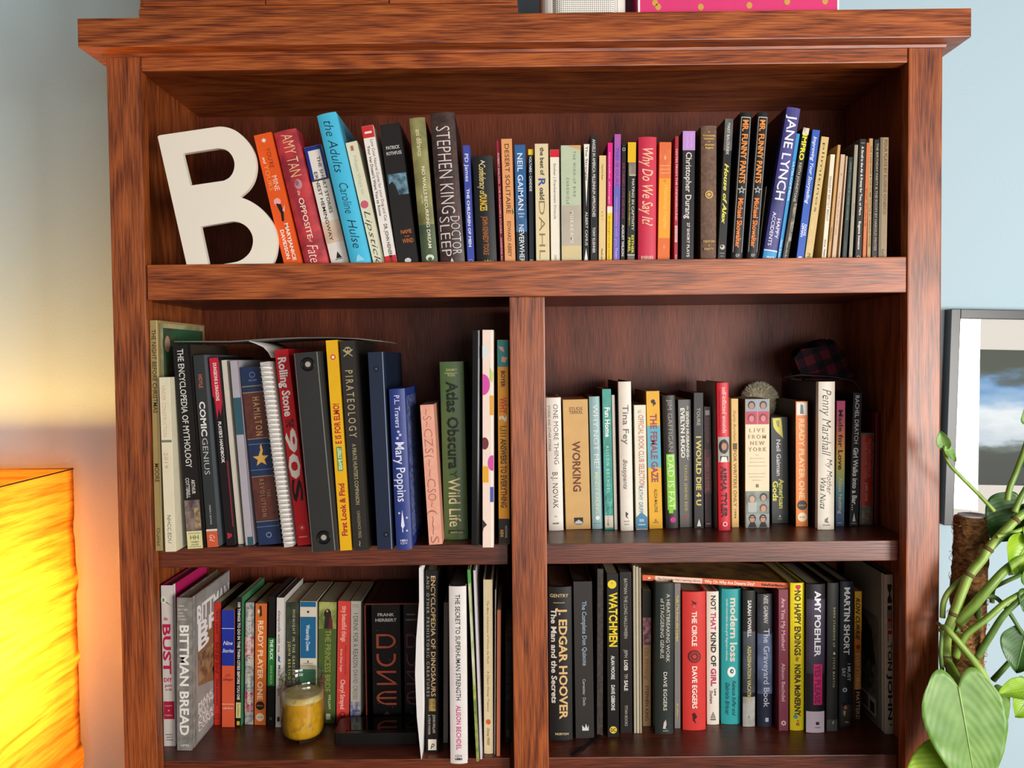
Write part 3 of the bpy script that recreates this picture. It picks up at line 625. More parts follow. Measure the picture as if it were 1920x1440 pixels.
top(1492, 1507, 492, 1523.5, 244, '#2f57b0', 'p', [T('Improving Your Storytelling', .05, .56, .5, .46, '#e4e6ee', 'i'), T('DOUG', .715, .80, .68, .28, '#dfe3ee', 'b'), T('LIPMAN', .71, .81, .34, .28, '#dfe3ee', 'b'), E(.5, .975, .34, .3, '#dfe3ee')],
    'cobalt blue paperback with white slanted title, leaning among the plays', Y=.012, board='#20284a')
top(1507.5, 1523, 492, 1540, 257, '#c8ad72', 'p', [T('plimitinos', .05, .60, .55, .34, '#3c3428', 't'), T('Collected', .62, .88, .4, .3, '#d9c690'), H('2', .28, .74, .945, .5, '#5f5232', '')],
    'mustard cream paperback with a large number two at its foot', Y=.014)
top(1539.5, 1549, 492, 1557, 290, '#ded2bb', 'p', [T('GALILEO BY BERTOLT BRECHT', .20, .62, .5, .46, '#6d6252'), T('Grove', .79, .86, .5, .4, '#3c342c'), T('PRESS', .88, .95, .5, .34, '#3c342c')],
    'thin whitish paperback play, just after the mustard cream one', Y=.014, board='#b79a5e', page='#b8a274')
top(1550.5, 1557, 492, 1570.5, 272, '#b98f58', 'p', [T('Adaptation', .70, .82, .5, .44, '#4b3722')], 'thin tan paperback play with its cover showing above the whitish one', Y=.020, board='#a87f48')
top(1558.5, 1567.5, 492, 1576.5, 290, '#c7a88c', 'p', [T('A', .17, .20, .5, .3, '#8c6f58'), T('The Visit of the Old Lady', .35, .75, .5, .26, '#9a7d66')], 'thin pinkish tan paperback play with faded lettering', Y=.018)
top(1571, 1575, 492, 1586.3, 293, '#bda88c', 'p', [], 'very thin fawn booklet without lettering among the plays', Y=.020, name='booklet')
top(1578.5, 1587.5, 492, 1591.5, 295, '#24302c', 'p', [T('NOBLE COWARD BY AGNES CHRISTIE', .05, .60, .5, .3, '#6d8a7c'), T('faber', .8, .95, .5, .4, '#4c5c54')], 'thin dark green paperback play on the top shelf', Y=.018)
top(1591, 1598.5, 492, 1602.3, 272, '#9c9078', 'p', [R(0, .5, 0, 1, '#8a8878'), T('Plays', .5, .6, .6, .3, '#756c58')], 'greyish fawn paperback play standing before the black one with white lettering', Y=.016, board='#4a453c')
top(1603, 1615.5, 492, 1612, 261, '#1b1919', 'p', [R(.2, .8, .03, .035, '#8f8a82'), T('A Stroll in the Air & Frenzy for Two, or More', .06, .62, .5, .36, '#d6d0c6', 'b'), T('Eugene Ionesco', .67, .90, .5, .36, '#d6d0c6', 'b'), O(.5, .965, .28, '#d6d0c6', '#1b1919')], 'black paperback play with a long bold white title', Y=.014, board='#57524a')
top(1616.5, 1624, 492, 1624.5, 268, '#c46a38', 'p', [T('SIX PLAYS', .38, .70, .5, .4, '#8c4720')], 'thin burnt orange paperback play on the top shelf', Y=.018)
top(1625, 1633, 492, 1629.5, 260, '#a88a58', 'p', [T('THE CARETAKER & THE DUMB WAITER BY HAROLD PINTER', .06, .88, .55, .36, '#4b3c24')], 'thin khaki paperback play between the burnt orange and the black ones', Y=.020)
top(1634, 1645.5, 492, 1639.5, 262, '#211e1c', 'p', [T('THE BIRTHDAY PARTY & THE ROOM BY HAROLD PINTER', .03, .91, .55, .40, '#a08f78'), R(.3, .7, .955, .985, '#a08f78')], 'slim black paperback play with dull tan lettering', Y=.018)
top(1646.5, 1663, 492, 1650.5, 258, '#8f7a58', 'p', [R(0, .3, 0, 1, '#6d6250'), T('FOUR PLAYS BY EUGENE IONESCO', .02, .62, .66, .36, '#5c3f1e'), T('PLAYS', .9, .96, .5, .3, '#4b3c24')], 'dull brown paperback play standing at the shaded end of the top shelf', Y=.016)

# ---------------------------------------------------------------- middle shelf, lamp side
def ml(*a, **k): return bk('ml', *a, **k)
ml(291, 306, 1033, 280, 601, '#a08a58', 'f', [T('THE NIGHT BEFORE CHRISTMAS', .04, .40, .5, .56, '#4a3d26'), R(.86, .98, 0, 1, '#c9bc8e'), T('MOORE', .62, .70, .5, .56, '#4a3d26'), T('Outlet', .90, .98, .5, .44, '#5c4c2e')],
   'tall thin olive gold picture book whose painted cover shows above its neighbours', D=.19,
   right=[N(.04, .98, .01, .97, '#b9ae84', '#8f8a62', 30), N(.10, .95, .03, .30, '#5c2a1e', '#2f5a3c', 45), R(.38, .9, .03, .10, '#2f5e3e'), E(.18, .10, .09, .12, '#39523a'), E(.18, .10, .05, .07, '#b98a72')])
ml(309.5, 330, 1035, 297.5, 708, '#ddd5b8', 'p', [R(0, 1, .358, .372, '#7c7864'), T('UNDER CONSTRUCTION', .05, .34, .42, .36, '#d09a6c', 't'), T('2019', .43, .52, .42, .36, '#c98a5c', 't'), T('NHCC.EDU', .79, .95, .5, .36, '#4a463c', 't')],
   'short cream booklet with orange handwriting-like capitals, in front of the olive gold picture book', D=.10, name='booklet')
ml(352, 381.5, 1030, 322.5, 648, '#24211f', 'f', [T('THE ENCYCLOPEDIA OF MYTHOLOGY', .02, .60, .5, .40, '#d0ccc4'), T('ARTHUR', .66, .73, .68, .24, '#d8d4cc'), T('COTTERELL', .65, .75, .32, .24, '#d8d4cc'), N(0, 1, .76, .91, '#4b3a3c', '#8a7670', 60), N(.6, .98, .80, .90, '#b09a70', '#6d5a40', 120), R(0, 1, .912, 1, '#d6cf98'), H('HH', .22, .76, .943, .30, '#5c5636'), R(.1, .9, .922, .925, '#8c8660'), R(.1, .9, .988, .991, '#8c8660'), H('HERMES', .24, .76, .966, .10, '#6c6644'), H('HOUSE', .28, .72, .979, .10, '#6c6644')],
   'thick black hardcover with a pale yellow publisher block at its foot, on the middle shelf', board='#4b3f36', D=.17)
ml(389, 410.5, 1027, 361, 667, '#3f4444', 'p', [T('HOYLE', .10, .17, .54, .34, '#b5624a', 'b'), T('COMIC', .24, .42, .52, .52, '#e2ddd4', 'b'), T('GENIUS', .43, .62, .52, .50, '#c9c6be', 't'), T('FIREFLY BOOKS', .78, .88, .5, .14, '#b9b6ae'), R(0, 1, .905, .915, '#d9d4c8'), R(0, 1, .915, 1, '#cc5a38'), T('Gd', .935, .97, .5, .5, '#f0d8c8', 'ti')],
   'slate grey paperback with an orange square at its foot on the middle shelf', board='#5c6266', D=.16)
ml(424, 442, 1024, 391.5, 671, '#221d1e', 'f', [P([(.0, .003), (.98, .003), (.98, .24), (.7, .31), (.55, .27), (.3, .33), (.2, .22), (.02, .2)], '#b8203a'), T('DUNGEONS & DRAGONS', .03, .23, .55, .36, '#e8d4c8', 'b'), T('PLAYER\'S HANDBOOK', .34, .56, .52, .34, '#ddd8d0', 'b'), R(.88, 1, .55, .9, '#8c2434'), T('&', .93, .965, .5, .5, '#c0283c', 'b')],
   'thin black hardcover with a torn red banner at its head on the middle shelf', D=.17)
ml(446.5, 457, 1021, 414.5, 676, '#d6cdbd', 'p', [R(.3, .34, 0, 1, '#a89f90'), R(.62, .66, 0, 1, '#b5ac9c')], 'wavy cream magazine squeezed beside the thin black hardcover with the red banner', D=.17, name='magazine')
ml(460, 476.5, 1023, 430.5, 677, '#a8a3aa', 'p', [R(.05, .95, .20, .40, '#2f5560'), R(.3, .95, .955, 1, '#2f5560'), R(.93, 1, 0, 1, '#6d3a58')], 'pale grey file folder with a teal sticker, pressed against the brown and navy hardcover', D=.17, name='file_folder', cat='folder', page='#9a8f8c')
ml(484.5, 529, 1023, 449.5, 690, '#22304f', 'f', [N(0, 1, .145, .40, '#4a2019', '#5c2b20', 90), N(0, 1, .615, .86, '#4a2019', '#5c2b20', 90), R(0, 1, .105, .11, '#8c7a58'), R(0, 1, .14, .145, '#8c7a58'), R(0, 1, .40, .404, '#8c7a58'), R(0, 1, .43, .434, '#5c6a8c'), R(0, 1, .575, .579, '#5c6a8c'), R(0, 1, .612, .616, '#8c7a58'), R(0, 1, .865, .869, '#8c7a58'), R(0, 1, .895, .899, '#5c6a8c'),
   T('HAMILTON', .17, .385, .56, .30, '#a8865a', 'w'), star(.5, .515, .36, '#c79a4a'), P([(.5, .45), (.56, .43), (.62, .47), (.54, .5)], '#c79a4a'), T('THE', .69, .73, .68, .16, '#8c6c48', 'w'), T('REVOLUTION', .63, .84, .42, .20, '#8c6c48', 'w'), O(.5, .045, .13, '#5c6a94', '#22304f'), H('MELCHER', .32, .68, .075, .07, '#7a86a8'), O(.5, .945, .12, '#7a86a8', '#22304f')],
   'thick navy and brown banded hardcover with a gold star in the middle', board='#1c2740', D=.18)
ml(584.5, 635, 1036, 550, 663, '#3a3a38', 'f', [O(.5, .06, .25, '#131312', '#5c5a58', .45), E(.5, .06, .1, .1, '#a39a90'), O(.5, .93, .25, '#131312', '#5c5a58', .45), E(.5, .93, .1, .1, '#a39a90'), R(.86, .90, 0, 1, '#77756f'), R(.02, .05, 0, 1, '#5c5a56')],
   'black ring binder with two round finger holes on the middle shelf', D=.19, name='ring_binder', cat='binder', page='#d0ccc4')
for _o in [o for o in C.objects if o.parent and o.parent.name == 'ring_binder' and o.name.startswith('cover')]:
    Wq, Hq = max(v.co.x for v in _o.data.vertices), max(v.co.z for v in _o.data.vertices)
    for vv in (.06, .93):
        sub(B().tube([(Wq * .5 + .0098 * math.cos(a), -.0006, Hq * (1 - vv) + .0098 * math.sin(a)) for a in (2 * math.pi * j / 20 for j in range(20))], .0012, paint('#0e0e0e', .3), 6, True).build('finger_ring'), _o)
ml(557.5, 584, 1024, 514, 657, '#c0161e', 'p', [T('Rolling Stone', .04, .34, .5, .60, '#f2e8e2', 'b'), T('THE', .355, .395, .5, .56, '#2a1012', 'b'), T('90', .40, .66, .5, .80, '#e8dccf', 'b'), T('S', .66, .78, .5, .74, '#1d1414', 'b'), O(.5, .91, .22, '#d8584a', '#c0161e', .82), E(.5, .91, .1, .1, '#e8a090'), R(.2, .8, .955, .96, '#e8a090')],
   'bright red paperback with chunky white and black lettering, beside the black ring binder', D=.17, Y=.032)
ml(637.5, 660, 1033, 610, 639, '#e0ab16', 'p', [E(.55, .08, .22, .24, '#c8452c'), E(.55, .08, .12, .13, '#f0d8c8'), T('E IS FOR ELMO!', .30, .49, .5, .52, '#a8222a', 'ub'), R(.3, .74, .505, .62, '#3a8c50'), T('SESAME STREET', .51, .615, .52, .30, '#e8e4c0', 'ub'), T('First Look & Find', .68, .93, .5, .48, '#a8222a', 'ub')],
   'bright yellow paperback with red lettering that reads upwards', D=.18)
ml(662.5, 692, 1033, 636, 640, '#36322e', 'f', [E(.5, .045, .22, .22, '#a3946c'), E(.42, .042, .07, .08, '#36322e'), E(.58, .042, .07, .08, '#36322e'), P([(.2, .04), (.8, .072), (.78, .076), (.18, .046)], '#a3946c'), P([(.8, .04), (.2, .072), (.22, .076), (.82, .046)], '#a3946c'), T('PIRATEOLOGY', .14, .46, .5, .50, '#a3946c', 'w'), T('A PIRATE HUNTER\'S COMPANION', .49, .78, .5, .26, '#a3946c'), T('CANDLEWICK PRESS', .81, .94, .5, .2, '#8c8060'), T('~', .955, .98, .5, .4, '#a3946c')],
   'tall dark brown hardcover with a skull and crossed swords at its head', board='#2a2724', D=.18)
ml(707, 738, 1031, 689, 661, '#24304a', 'f', [E(.48, .085, .17, .17, '#0f1420'), E(.48, .085, .07, .07, '#4b5670'), E(.6, .925, .17, .17, '#0f1420'), E(.6, .925, .07, .07, '#4b5670'), R(.88, .93, 0, 1, '#8290a4')],
   'navy blue ring binder with small round holes on the middle shelf', D=.19, name='ring_binder', cat='binder', page='#d0ccc4', board='#1d2b44')
ml(743.5, 773, 1031, 729, 730, '#2b3b7c', 'h', [T('P.L. Travers', .04, .24, .5, .34, '#c9cbe0', ''), star(.5, .265, .13, '#c9cbe0', 5), star(.6, .285, .13, '#c9cbe0', 5), star(.42, .305, .13, '#c9cbe0', 5), T('Mary Poppins', .33, .70, .55, .60, '#d3d6e8', ''), P([(.5, .75), (.62, .85), (.48, .87), (.38, .85)], '#d3d6e8'), R(.45, .5, .86, .89, '#d3d6e8'), star(.3, .77, .1, '#c9cbe0', 5), star(.78, .8, .1, '#c9cbe0', 5), star(.75, .88, .1, '#c9cbe0', 5), H('HMH', .3, .75, .94, .16, '#c9cbe0'), H('CDV', .3, .75, .957, .14, '#c9cbe0')],
   'royal blue hardcover with silver lettering and stars, in front of the navy ring binder', board='#26387a', D=.15, right=[N(.10, .96, .05, .94, '#22306a', '#7382b0', 190)])
ml(804, 830, 1022, 787, 760, '#dc9a82', 'p', [N(.02, .98, .01, .99, '#dc9a80', '#e2a58c', 60)] + [T(q_, v_, v_ + .13, .5, .66, '#a8675a', 't') for q_, v_ in (('~S~', .03), ('CZ', .17), ('S(~', .31), ('~C', .46), ('SO~', .60), ('(~', .75), ('~S', .86))],
   'salmon pink notebook with a fine line pattern on the middle shelf', D=.13, name='notebook', cat='notebook')
ml(833.5, 878, 1012, 824, 679, '#53693f', 'h', [T('GIAIMO', .035, .06, .5, .01, '#53693f'), H('GIAIMO', .26, .74, .045, .11, '#b9b97a'), R(.2, .8, .062, .065, '#b9b97a'), H('FOER', .34, .66, .075, .11, '#b9b97a'), T('Atlas Obscura', .11, .60, .52, .48, '#1f2a1c', 'b'), T('Y', .61, .65, .48, .3, '#39482e'), T('Wild Life', .65, .925, .50, .52, '#d3c79a', ''), R(.2, .86, .945, .965, '#3c4c2e'), H('workman', .26, .8, .955, .12, '#b9b97a')],
   'thick leaf green hardcover with dark and cream title, on the middle shelf', D=.16)
ml(904.5, 926, 1027, 904, 619, '#e6cfc0', 'p', [R(.72, 1, 0, 1, '#e8e0d0'), E(.06, .25, .62, .95, '#c8489a'), E(.2, .52, .36, .55, '#6b2a34'), E(.88, .61, .4, .7, '#c8489a'), R(.0, .55, .625, .70, '#dca030'), R(.68, 1, .30, .39, '#dca030'), R(.7, 1, .72, .79, '#4656a6'), P([(.02, .87), (.4, .895), (.1, .91), (.02, .93)], '#3b3b40'), E(.1, .1, .4, .6, '#cdd3d8'), P([(.7, .17), (.98, .2), (.9, .24), (.7, .23)], '#b8d06a')],
   'tall off-white notebook with pink, orange and blue paint blobs', D=.17, name='notebook', cat='notebook')
ml(935, 956.5, 1020.5, 932, 638, '#dd9a1c', 'f', [R(0, 1, 0, .13, '#2b8484'), P([(.1, .03), (.55, .035), (.62, .06), (.3, .05)], '#d0a08c'), P([(.9, .085), (.4, .08), (.35, .105), (.7, .11)], '#d0a08c'), T('BOYER', .15, .23, .5, .36, '#3b2a18', 'b'), T('WHY', .28, .36, .5, .66, '#c8452a', 'b'), T('?', .365, .40, .5, .7, '#efe0c0', 'b'), T('1,111 ANSWERS TO EVERYTHING', .42, .82, .5, .52, '#5c3c14', 'b'), R(0, 1, .875, 1, '#28221e'), T('KIDS', .93, .965, .3, .26, '#d8a83c', 'b'), T('NATIONAL', .91, .97, .68, .2, '#bdb6ac')],
   'golden yellow hardcover with a teal head and black foot beside the middle post', D=.17)

# spiral notebook with a plastic comb
rt = bk('ml', 532.5, 550, 1027, 487, 680, '#cfcac2', 'p', [R(.02, .98, 0, 1, '#b9b4ac')], 'comb bound notebook with a white plastic spine next to the bright red paperback', D=.17, name='spiral_notebook', cat='notebook')
p0 = atZ(533, 1027, Z2); p1 = atY(487, 681, p0.y); Ls = (p1 - p0).length; Wc = .0155
b = B()
for q in range(38):
    zc = .006 + (Ls - .016) * q / 37
    b.tube([(Wc * .5 + Wc * .52 * math.cos(a), .004 - .008 * math.sin(a), zc + .0028 * math.sin(a * .5)) for a in (math.pi * j / 10 for j in range(-1, 12))], .0021, paint('#e6e2dc', .4, .03), 6)
b.build('comb', rt)
# round-backed black folder
ml(884, 901.5, 1023, 886, 620, paint('#111112', .15, .05, 50, .6), 'h', [R(.52, .60, .01, .99, '#2a2a2c')], 'glossy black round-backed folder before the paint-blob notebook', D=.18, name='file_folder', cat='folder')
# loose folder lying across the tops
b = B(); b2 = B(); n = 24; m1 = paint('#77726c', .45, .1); m2 = paint('#d2ccc4', .6, .05)
prof = [(326, 640.5), (370, 640.5), (430, 640.5), (500, 636), (560, 633.5), (620, 633), (670, 635), (717, 640)]
A = [atY(u, v, .045) for u, v in prof]
up_ = [(q.x, q.z + .0008) for q in A]; dn = [(q.x, q.z - .0008) for q in reversed(A)]
b.prism(up_ + dn, .045, .205, m1, 'y')
cv = [(470, 640), (484, 645), (497, 651), (506, 660), (512, 671)]
A2 = [atY(u, v, .06) for u, v in cv]
b2.prism([(q.x, q.z) for q in A2] + [(q.x + .0006, q.z + .0012) for q in reversed(A2)], .05, .20, m2, 'y', True)
lf = thing('file_folder', 'limp grey folder lying across the tops of the books on the middle shelf', 'folder', (A[4].x, .12, A[4].z))
at0(b.build('cover'), lf); at0(b2.build('paper_sheet'), lf)

# ---------------------------------------------------------------- middle shelf, plant side
def mr(*a, **k): return bk('mr', *a, **k)
mr(1029, 1057, 995, 1023.5, 746, '#ded8cd', 'h', [T('ONE MORE THING', .05, .50, .64, .34, '#2b2826', 't'), T('STORIES AND OTHER STORIES', .06, .40, .2, .16, '#4b4642', 't'), T('B.J. NOVAK', .56, .83, .52, .38, '#242120', 't'), H('x', .4, .6, .89, .14, '#8c867c'), H('KNOPF', .3, .7, .945, .10, '#35302c', 'b')],
   'white hardcover with scrawled black capitals next to the middle post')
mr(1061, 1108, 993, 1055, 750, '#cba264', 'p', [H('STUDS', .24, .78, .07, .13, '#5c4022'), H('TERKEL', .24, .80, .097, .13, '#5c4022'), T('WORKING', .32, .71, .5, .32, '#6b3a20', 'b'), R(.34, .70, .91, .955, '#2e2a28'), E(.52, .952, .17, .1, '#8c9494'), P([(.36, .955), (.52, .925), (.68, .955)], '#c9c4b8'), R(.4, .64, .958, .963, '#8c7450')],
   'wide tan paperback with large brown capitals down its back')
mr(1110.5, 1131, 992, 1104, 744, '#8fb0b2', 'h', [T('WHY NOT ME?', .06, .54, .55, .50, '#e4e2d6', 't'), T('MINDY KALING', .57, .88, .5, .36, '#d5cf9a', ''), E(.5, .915, .2, .2, '#e4e2d6'), R(.2, .8, .955, .96, '#6f8a9c')],
   'powder blue hardcover with thin white capitals beside the wide tan paperback', board='#2c2624')
st = mr(1133.5, 1151, 993.5, 1128.5, 730, mottle('#1f9484', '#127a6c', 60, .4), 'p', [T('Fun Home', .13, .34, .55, .56, '#e0ece4', 'b'), T('ALISON BECHDEL', .40, .74, .5, .34, '#a9d8cc', 'w'), N(.1, .9, .76, .90, '#176a62', '#4fae9c', 120), R(.06, .96, .90, .985, '#cfc0ae'), T('F HOME', .91, .975, .4, .22, '#5c5046')],
   'slim teal paperback with a beige sticker near its foot', board='#2a211c')
mr(1152, 1158.5, 993.5, 1146.5, 741, '#cfc6b8', 'p', [R(0, .3, 0, 1, '#b3aa9c')], 'very thin pale booklet beside the slim teal paperback', name='booklet')
mr(1164, 1188, 995.5, 1159, 716, '#ddd4c6', 'h', [T('Tina Fey', .155, .42, .55, .48, '#6b6660'), T('Bossypants', .52, .72, .45, .34, '#77726a', 'i'), P([(.4, .87), (.62, .885), (.48, .9), (.64, .92), (.4, .905)], '#4b4642'), H('BACK', .28, .72, .935, .10, '#8c867c'), H('BAY', .32, .68, .955, .10, '#8c867c')],
   'tall pale cream hardcover standing above its neighbours beside the very thin booklet', board='#1f2230')
mr(1192.5, 1215, 993.5, 1188.5, 760, '#dcd6c0', 'p', [H('#1', .3, .6, .05, .3, '#9aa4a4'), T('OFFICIAL BOOK CLUB SELECTION', .08, .66, .58, .46, '#b06a62', ''), T('KATHY GRIFFIN', .65, .90, .46, .36, '#5c7a92', ''), P([(.02, .90), (.5, .86), (.98, .90), (.98, .995), (.02, .995)], '#4a7fa0'), H('BB', .3, .7, .925, .24, '#a9c6d6', 'b'), R(.2, .8, .955, .965, '#a9c6d6')],
   'short cream paperback with a blue pointed block at its foot')
mr(1217.5, 1243, 992, 1211, 734, '#dba31e', 'p', [R(0, 1, .25, .555, '#52a3b4'), E(.5, .075, .16, .16, '#3b2a14'), E(.62, .09, .1, .1, '#3b2a14'), R(.5, .56, .09, .11, '#3b2a14'), T('THE FEMALE GAZE', .165, .66, .52, .50, '#8f3a4c', 'b'), T('ALICIA MALONE', .71, .88, .55, .24, '#5c4012', ''), P([(.42, .945), (.5, .925), (.58, .945)], '#8c5c1c'), R(.3, .7, .95, .957, '#8c5c1c')],
   'mustard yellow paperback with a light blue band on the middle shelf', board='#a97c1c')
mr(1248.5, 1272.5, 991, 1241.5, 742, '#39342f', 'h', [T('JIM GAFFIGAN', .03, .42, .55, .36, '#a39c92', 't'), R(.16, .82, .44, .86, '#86c22e'), R(.25, .6, .86, .885, '#86c22e'), T('DAD IS FAT', .45, .85, .5, .50, '#dcead0', 't'), E(.55, .935, .22, .22, '#c22a86')],
   'dark brown hardcover with a lime green brushed patch and a magenta dot')
mr(1274.5, 1299, 989, 1271, 750, '#5a5852', 'p', [T('the', .05, .08, .76, .16, '#c9c5ba', 'i'), T('SEVEN HUSBANDS', .09, .45, .72, .22, '#d6d2c6', 'b'), T('of', .45, .475, .72, .14, '#c9c5ba', 'i'), T('EVELYN HUGO', .065, .455, .34, .32, '#e0dccf', 'b'), T('TAYLOR JENKINS REID', .51, .87, .52, .22, '#bfa866', 'w'), H('W', .32, .66, .925, .34, '#a8443c', 'b')],
   'grey paperback with two lines of white capitals and a small red initial')
mr(1301.5, 1320, 991, 1300.5, 737, '#262423', 'p', [T('TOURE', .11, .24, .5, .36, '#a39c90'), T('I WOULD DIE 4 U', .32, .83, .5, .52, '#cdb858', 'b'), P([(.5, .93), (.72, .985), (.28, .985)], '#d9d4ca')],
   'slim glossy black paperback with tall yellow capitals on the middle shelf', board='#1b1a19')
mr(1321.5, 1335, 989, 1319.5, 763, '#4c2428', 'p', [N(0, 1, .35, .72, '#6b2a2e', '#4a1f24', 60), R(.2, .8, .03, .07, '#bdb4ac'), T('BUZZ BISSINGER', .09, .30, .5, .4, '#8c5a52'), T('THREE IN THE SHINES', .42, .70, .5, .44, '#c06a5c', ''), R(.3, .7, .86, .95, '#4a3f38'), R(.2, .8, .965, .975, '#a39a90')],
   'short maroon paperback between the slim black one and the scarlet hardcover')
mr(1347.5, 1370, 995, 1343.5, 718, '#c41f2e', 'h', [T('self-inflicted wounds', .03, .34, .6, .36, '#e9a69e', 'b'), T('heartwarming tales of epic humiliation', .05, .32, .24, .14, '#8c1c28'), N(.02, .98, .365, .535, '#8f9088', '#a5a39a', 30), E(.5, .43, .42, .62, '#2a1f1e'), E(.52, .43, .22, .32, '#b07a62'), R(.2, .85, .495, .535, '#2a1f1e'), P([(.3, .50), (.7, .50), (.8, .535), (.2, .535)], '#e0d8d0'), T('AISHA TYLER', .565, .91, .5, .46, '#4b141c', 'b'), O(.5, .955, .2, '#f0d8d0', '#c41f2e', .7)],
   'scarlet hardcover with a small portrait of a dark-haired woman on its back', board='#9c968c')
mr(1372, 1386, 989, 1370.5, 748, '#d0aa64', 'p', [T('Sophy Burnham', .09, .33, .5, .38, '#8c6a34', 'i'), R(.2, .8, .345, .395, '#5c4524'), T('FOR WRITERS ONLY', .40, .84, .5, .44, '#6b4f26'), T('1994', .86, .93, .5, .3, '#6b4f26')],
   'thin sandy yellow paperback beside the scarlet hardcover')
def face(u, v, sk, hr): return [E(u, v, .15, .17, hr), E(u, v + .006, .105, .13, sk)]
mr(1397, 1443, 990, 1397, 749, '#d9cba8', 'p', [R(.02, .98, .0, .095, '#8c929c'), R(.02, .98, .095, .195, '#b23a4c'), R(.49, .51, 0, .195, '#b0a8a0'), face(.26, .045, '#a37a5c', '#2b2422'), face(.74, .045, '#a37a5c', '#2b2422'), face(.26, .145, '#c4747a', '#7a1f30'), face(.74, .145, '#c4747a', '#7a1f30'),
   H('LIVE', .18, .82, .24, .17, '#b59a78', 'w'), H('FROM', .14, .86, .29, .17, '#b59a78', 'w'), H('NEW', .22, .8, .34, .17, '#b59a78', 'w'), H('YORK', .14, .88, .388, .17, '#b59a78', 'w'), R(.45, .55, .432, .437, '#c4b08c'), R(.22, .8, .458, .463, '#c4b08c'), R(.2, .82, .487, .492, '#c4b08c'), R(.14, .88, .516, .521, '#c4b08c'), R(.16, .84, .577, .582, '#c4b08c'), R(.2, .8, .602, .607, '#c4b08c'), R(.34, .66, .627, .632, '#c4b08c'), R(.46, .55, .66, .685, '#77746c'),
   N(.02, .98, .715, .89, '#59605a', '#8c948a', 30), face(.28, .77, '#c09a80', '#6d5a4a'), face(.74, .76, '#b08a72', '#1f1b1a'), face(.74, .845, '#b88a6c', '#5c4030'), R(.1, .46, .80, .875, '#a5a8a0'), R(.02, .98, .89, .998, '#8f948f'), face(.28, .925, '#b8866c', '#1b1818'), face(.72, .925, '#b8866c', '#1b1818'), R(.14, .42, .917, .923, '#161414'), R(.58, .86, .917, .923, '#161414'), P([(.1, .995), (.2, .955), (.38, .955), (.46, .995)], '#1f1d1d'), P([(.56, .995), (.64, .955), (.82, .955), (.9, .995)], '#1f1d1d')],
   'widest cream paperback with small photo portraits at head and foot, below the fluffy pompom', board='#3b2618', D=.098)
mr(1447, 1479, 981.5, 1445, 783, '#2c2e2d', 'p', [P([(.1, .01), (.6, .005), (.66, .08), (.72, .2), (.55, .17), (.3, .13), (.15, .09)], '#cfc64e'), P([(.3, .03), (.5, .03), (.5, .1), (.36, .08)], '#8c8a3a'), T('Neil Gaiman', .21, .55, .45, .26, '#c9cac4'), T('American', .58, .86, .6, .30, '#cdc64e', 'b'), T('Gods', .60, .79, .24, .32, '#cdc64e', 'b'), P([(.4, .94), (.48, .92), (.56, .945)], '#b9bab4'), R(.34, .6, .955, .962, '#8c8d88')],
   'short black paperback with a yellow wing near its head')
mr(1492, 1515.5, 987.5, 1491.5, 753, '#d9782a', 'p', [R(.08, .92, .01, .11, '#d8d0c6'), P([(.4, .02), (.6, .03), (.66, .1), (.36, .1)], '#59696e'), T('READY PLAYER ONE', .14, .78, .5, .46, '#f0b889', 'b'), E(.52, .83, .40, .40, '#2b211c'), T('READ', .81, .85, .5, .01, '#2b211c'), H('BESTSELLER', .24, .8, .83, .12, '#d99a4c'), E(.52, .925, .38, .38, '#e8d0b0'), H('CROWN', .26, .78, .925, .14, '#c06a2a', 'b')],
   'orange paperback with pale block title and a black round badge, on the middle shelf', board='#4a2c18')
mr(1533, 1564, 993, 1534.5, 716, '#ded5c4', 'h', [T('Penny Marshall', .05, .50, .5, .56, '#2f2c2a', 'ti'), T('My Mother', .52, .76, .68, .36, '#2f2c2a', 'ti'), T('Was Nuts', .65, .86, .30, .34, '#2f2c2a', 'ti'), P([(.4, .93), (.6, .915), (.55, .94), (.66, .955), (.4, .95)], '#6b665c'), R(.3, .72, .965, .972, '#8c867a')],
   'tall white hardcover with loose black script below the plaid hat', board='#3a3233')
mr(1566.5, 1583.5, 987, 1568.5, 752, '#b8325a', 'p', [T('Made for Love', .07, .55, .5, .52, '#3b2418', 'b'), T('Alissa Nutting', .61, .90, .52, .42, '#d3c98c', ''), R(.2, .7, .97, .978, '#8c9cb0')],
   'slim rainbow coloured paperback fading from pink down to blue', band=[(0, '#c02a6e'), (.16, '#c43c50'), (.3, '#d6762e'), (.44, '#d9a82c'), (.58, '#a3a848'), (.72, '#4c8a92'), (.86, '#2f5a80'), (1, '#263c64')])
mr(1592, 1609.5, 987, 1599.5, 737, '#171515', 'p', [T('RACHEL DRATCH', .02, .38, .5, .46, '#c9c6c0', ''), T('Girl Walks into a Bar…', .41, .88, .5, .54, '#d9d6d0', 'b'), P([(.5, .90), (.68, .965), (.32, .965)], '#c9c6c0'), R(.2, .8, .975, .985, '#7a7872')],
   'slim black paperback with white lettering, standing before the old grey hardcover', page='#a38c70')
mr(1611.5, 1637, 984, 1614, 812, mottle('#7d7565', '#5c5548', 120, .8), 'h', [R(.02, .84, .025, .79, '#b02a1e'), T('THE COMPLETE WORKS OF', .06, .48, .62, .22, '#c4705c'), T('THE BOOK THIEF', .10, .50, .36, .2, '#c4705c'), T('JAMES LEWIS', .54, .74, .42, .2, '#d49a80'), N(.1, .9, .83, .97, '#6b4a38', '#7d7565', 160)],
   'short old grey hardcover with a bright red label panel, before the dark red one')
mr(1639, 1647, 984, 1642, 773, '#6b1620', 'h', [], 'plain dark red hardcover at the shaded end of the middle shelf')

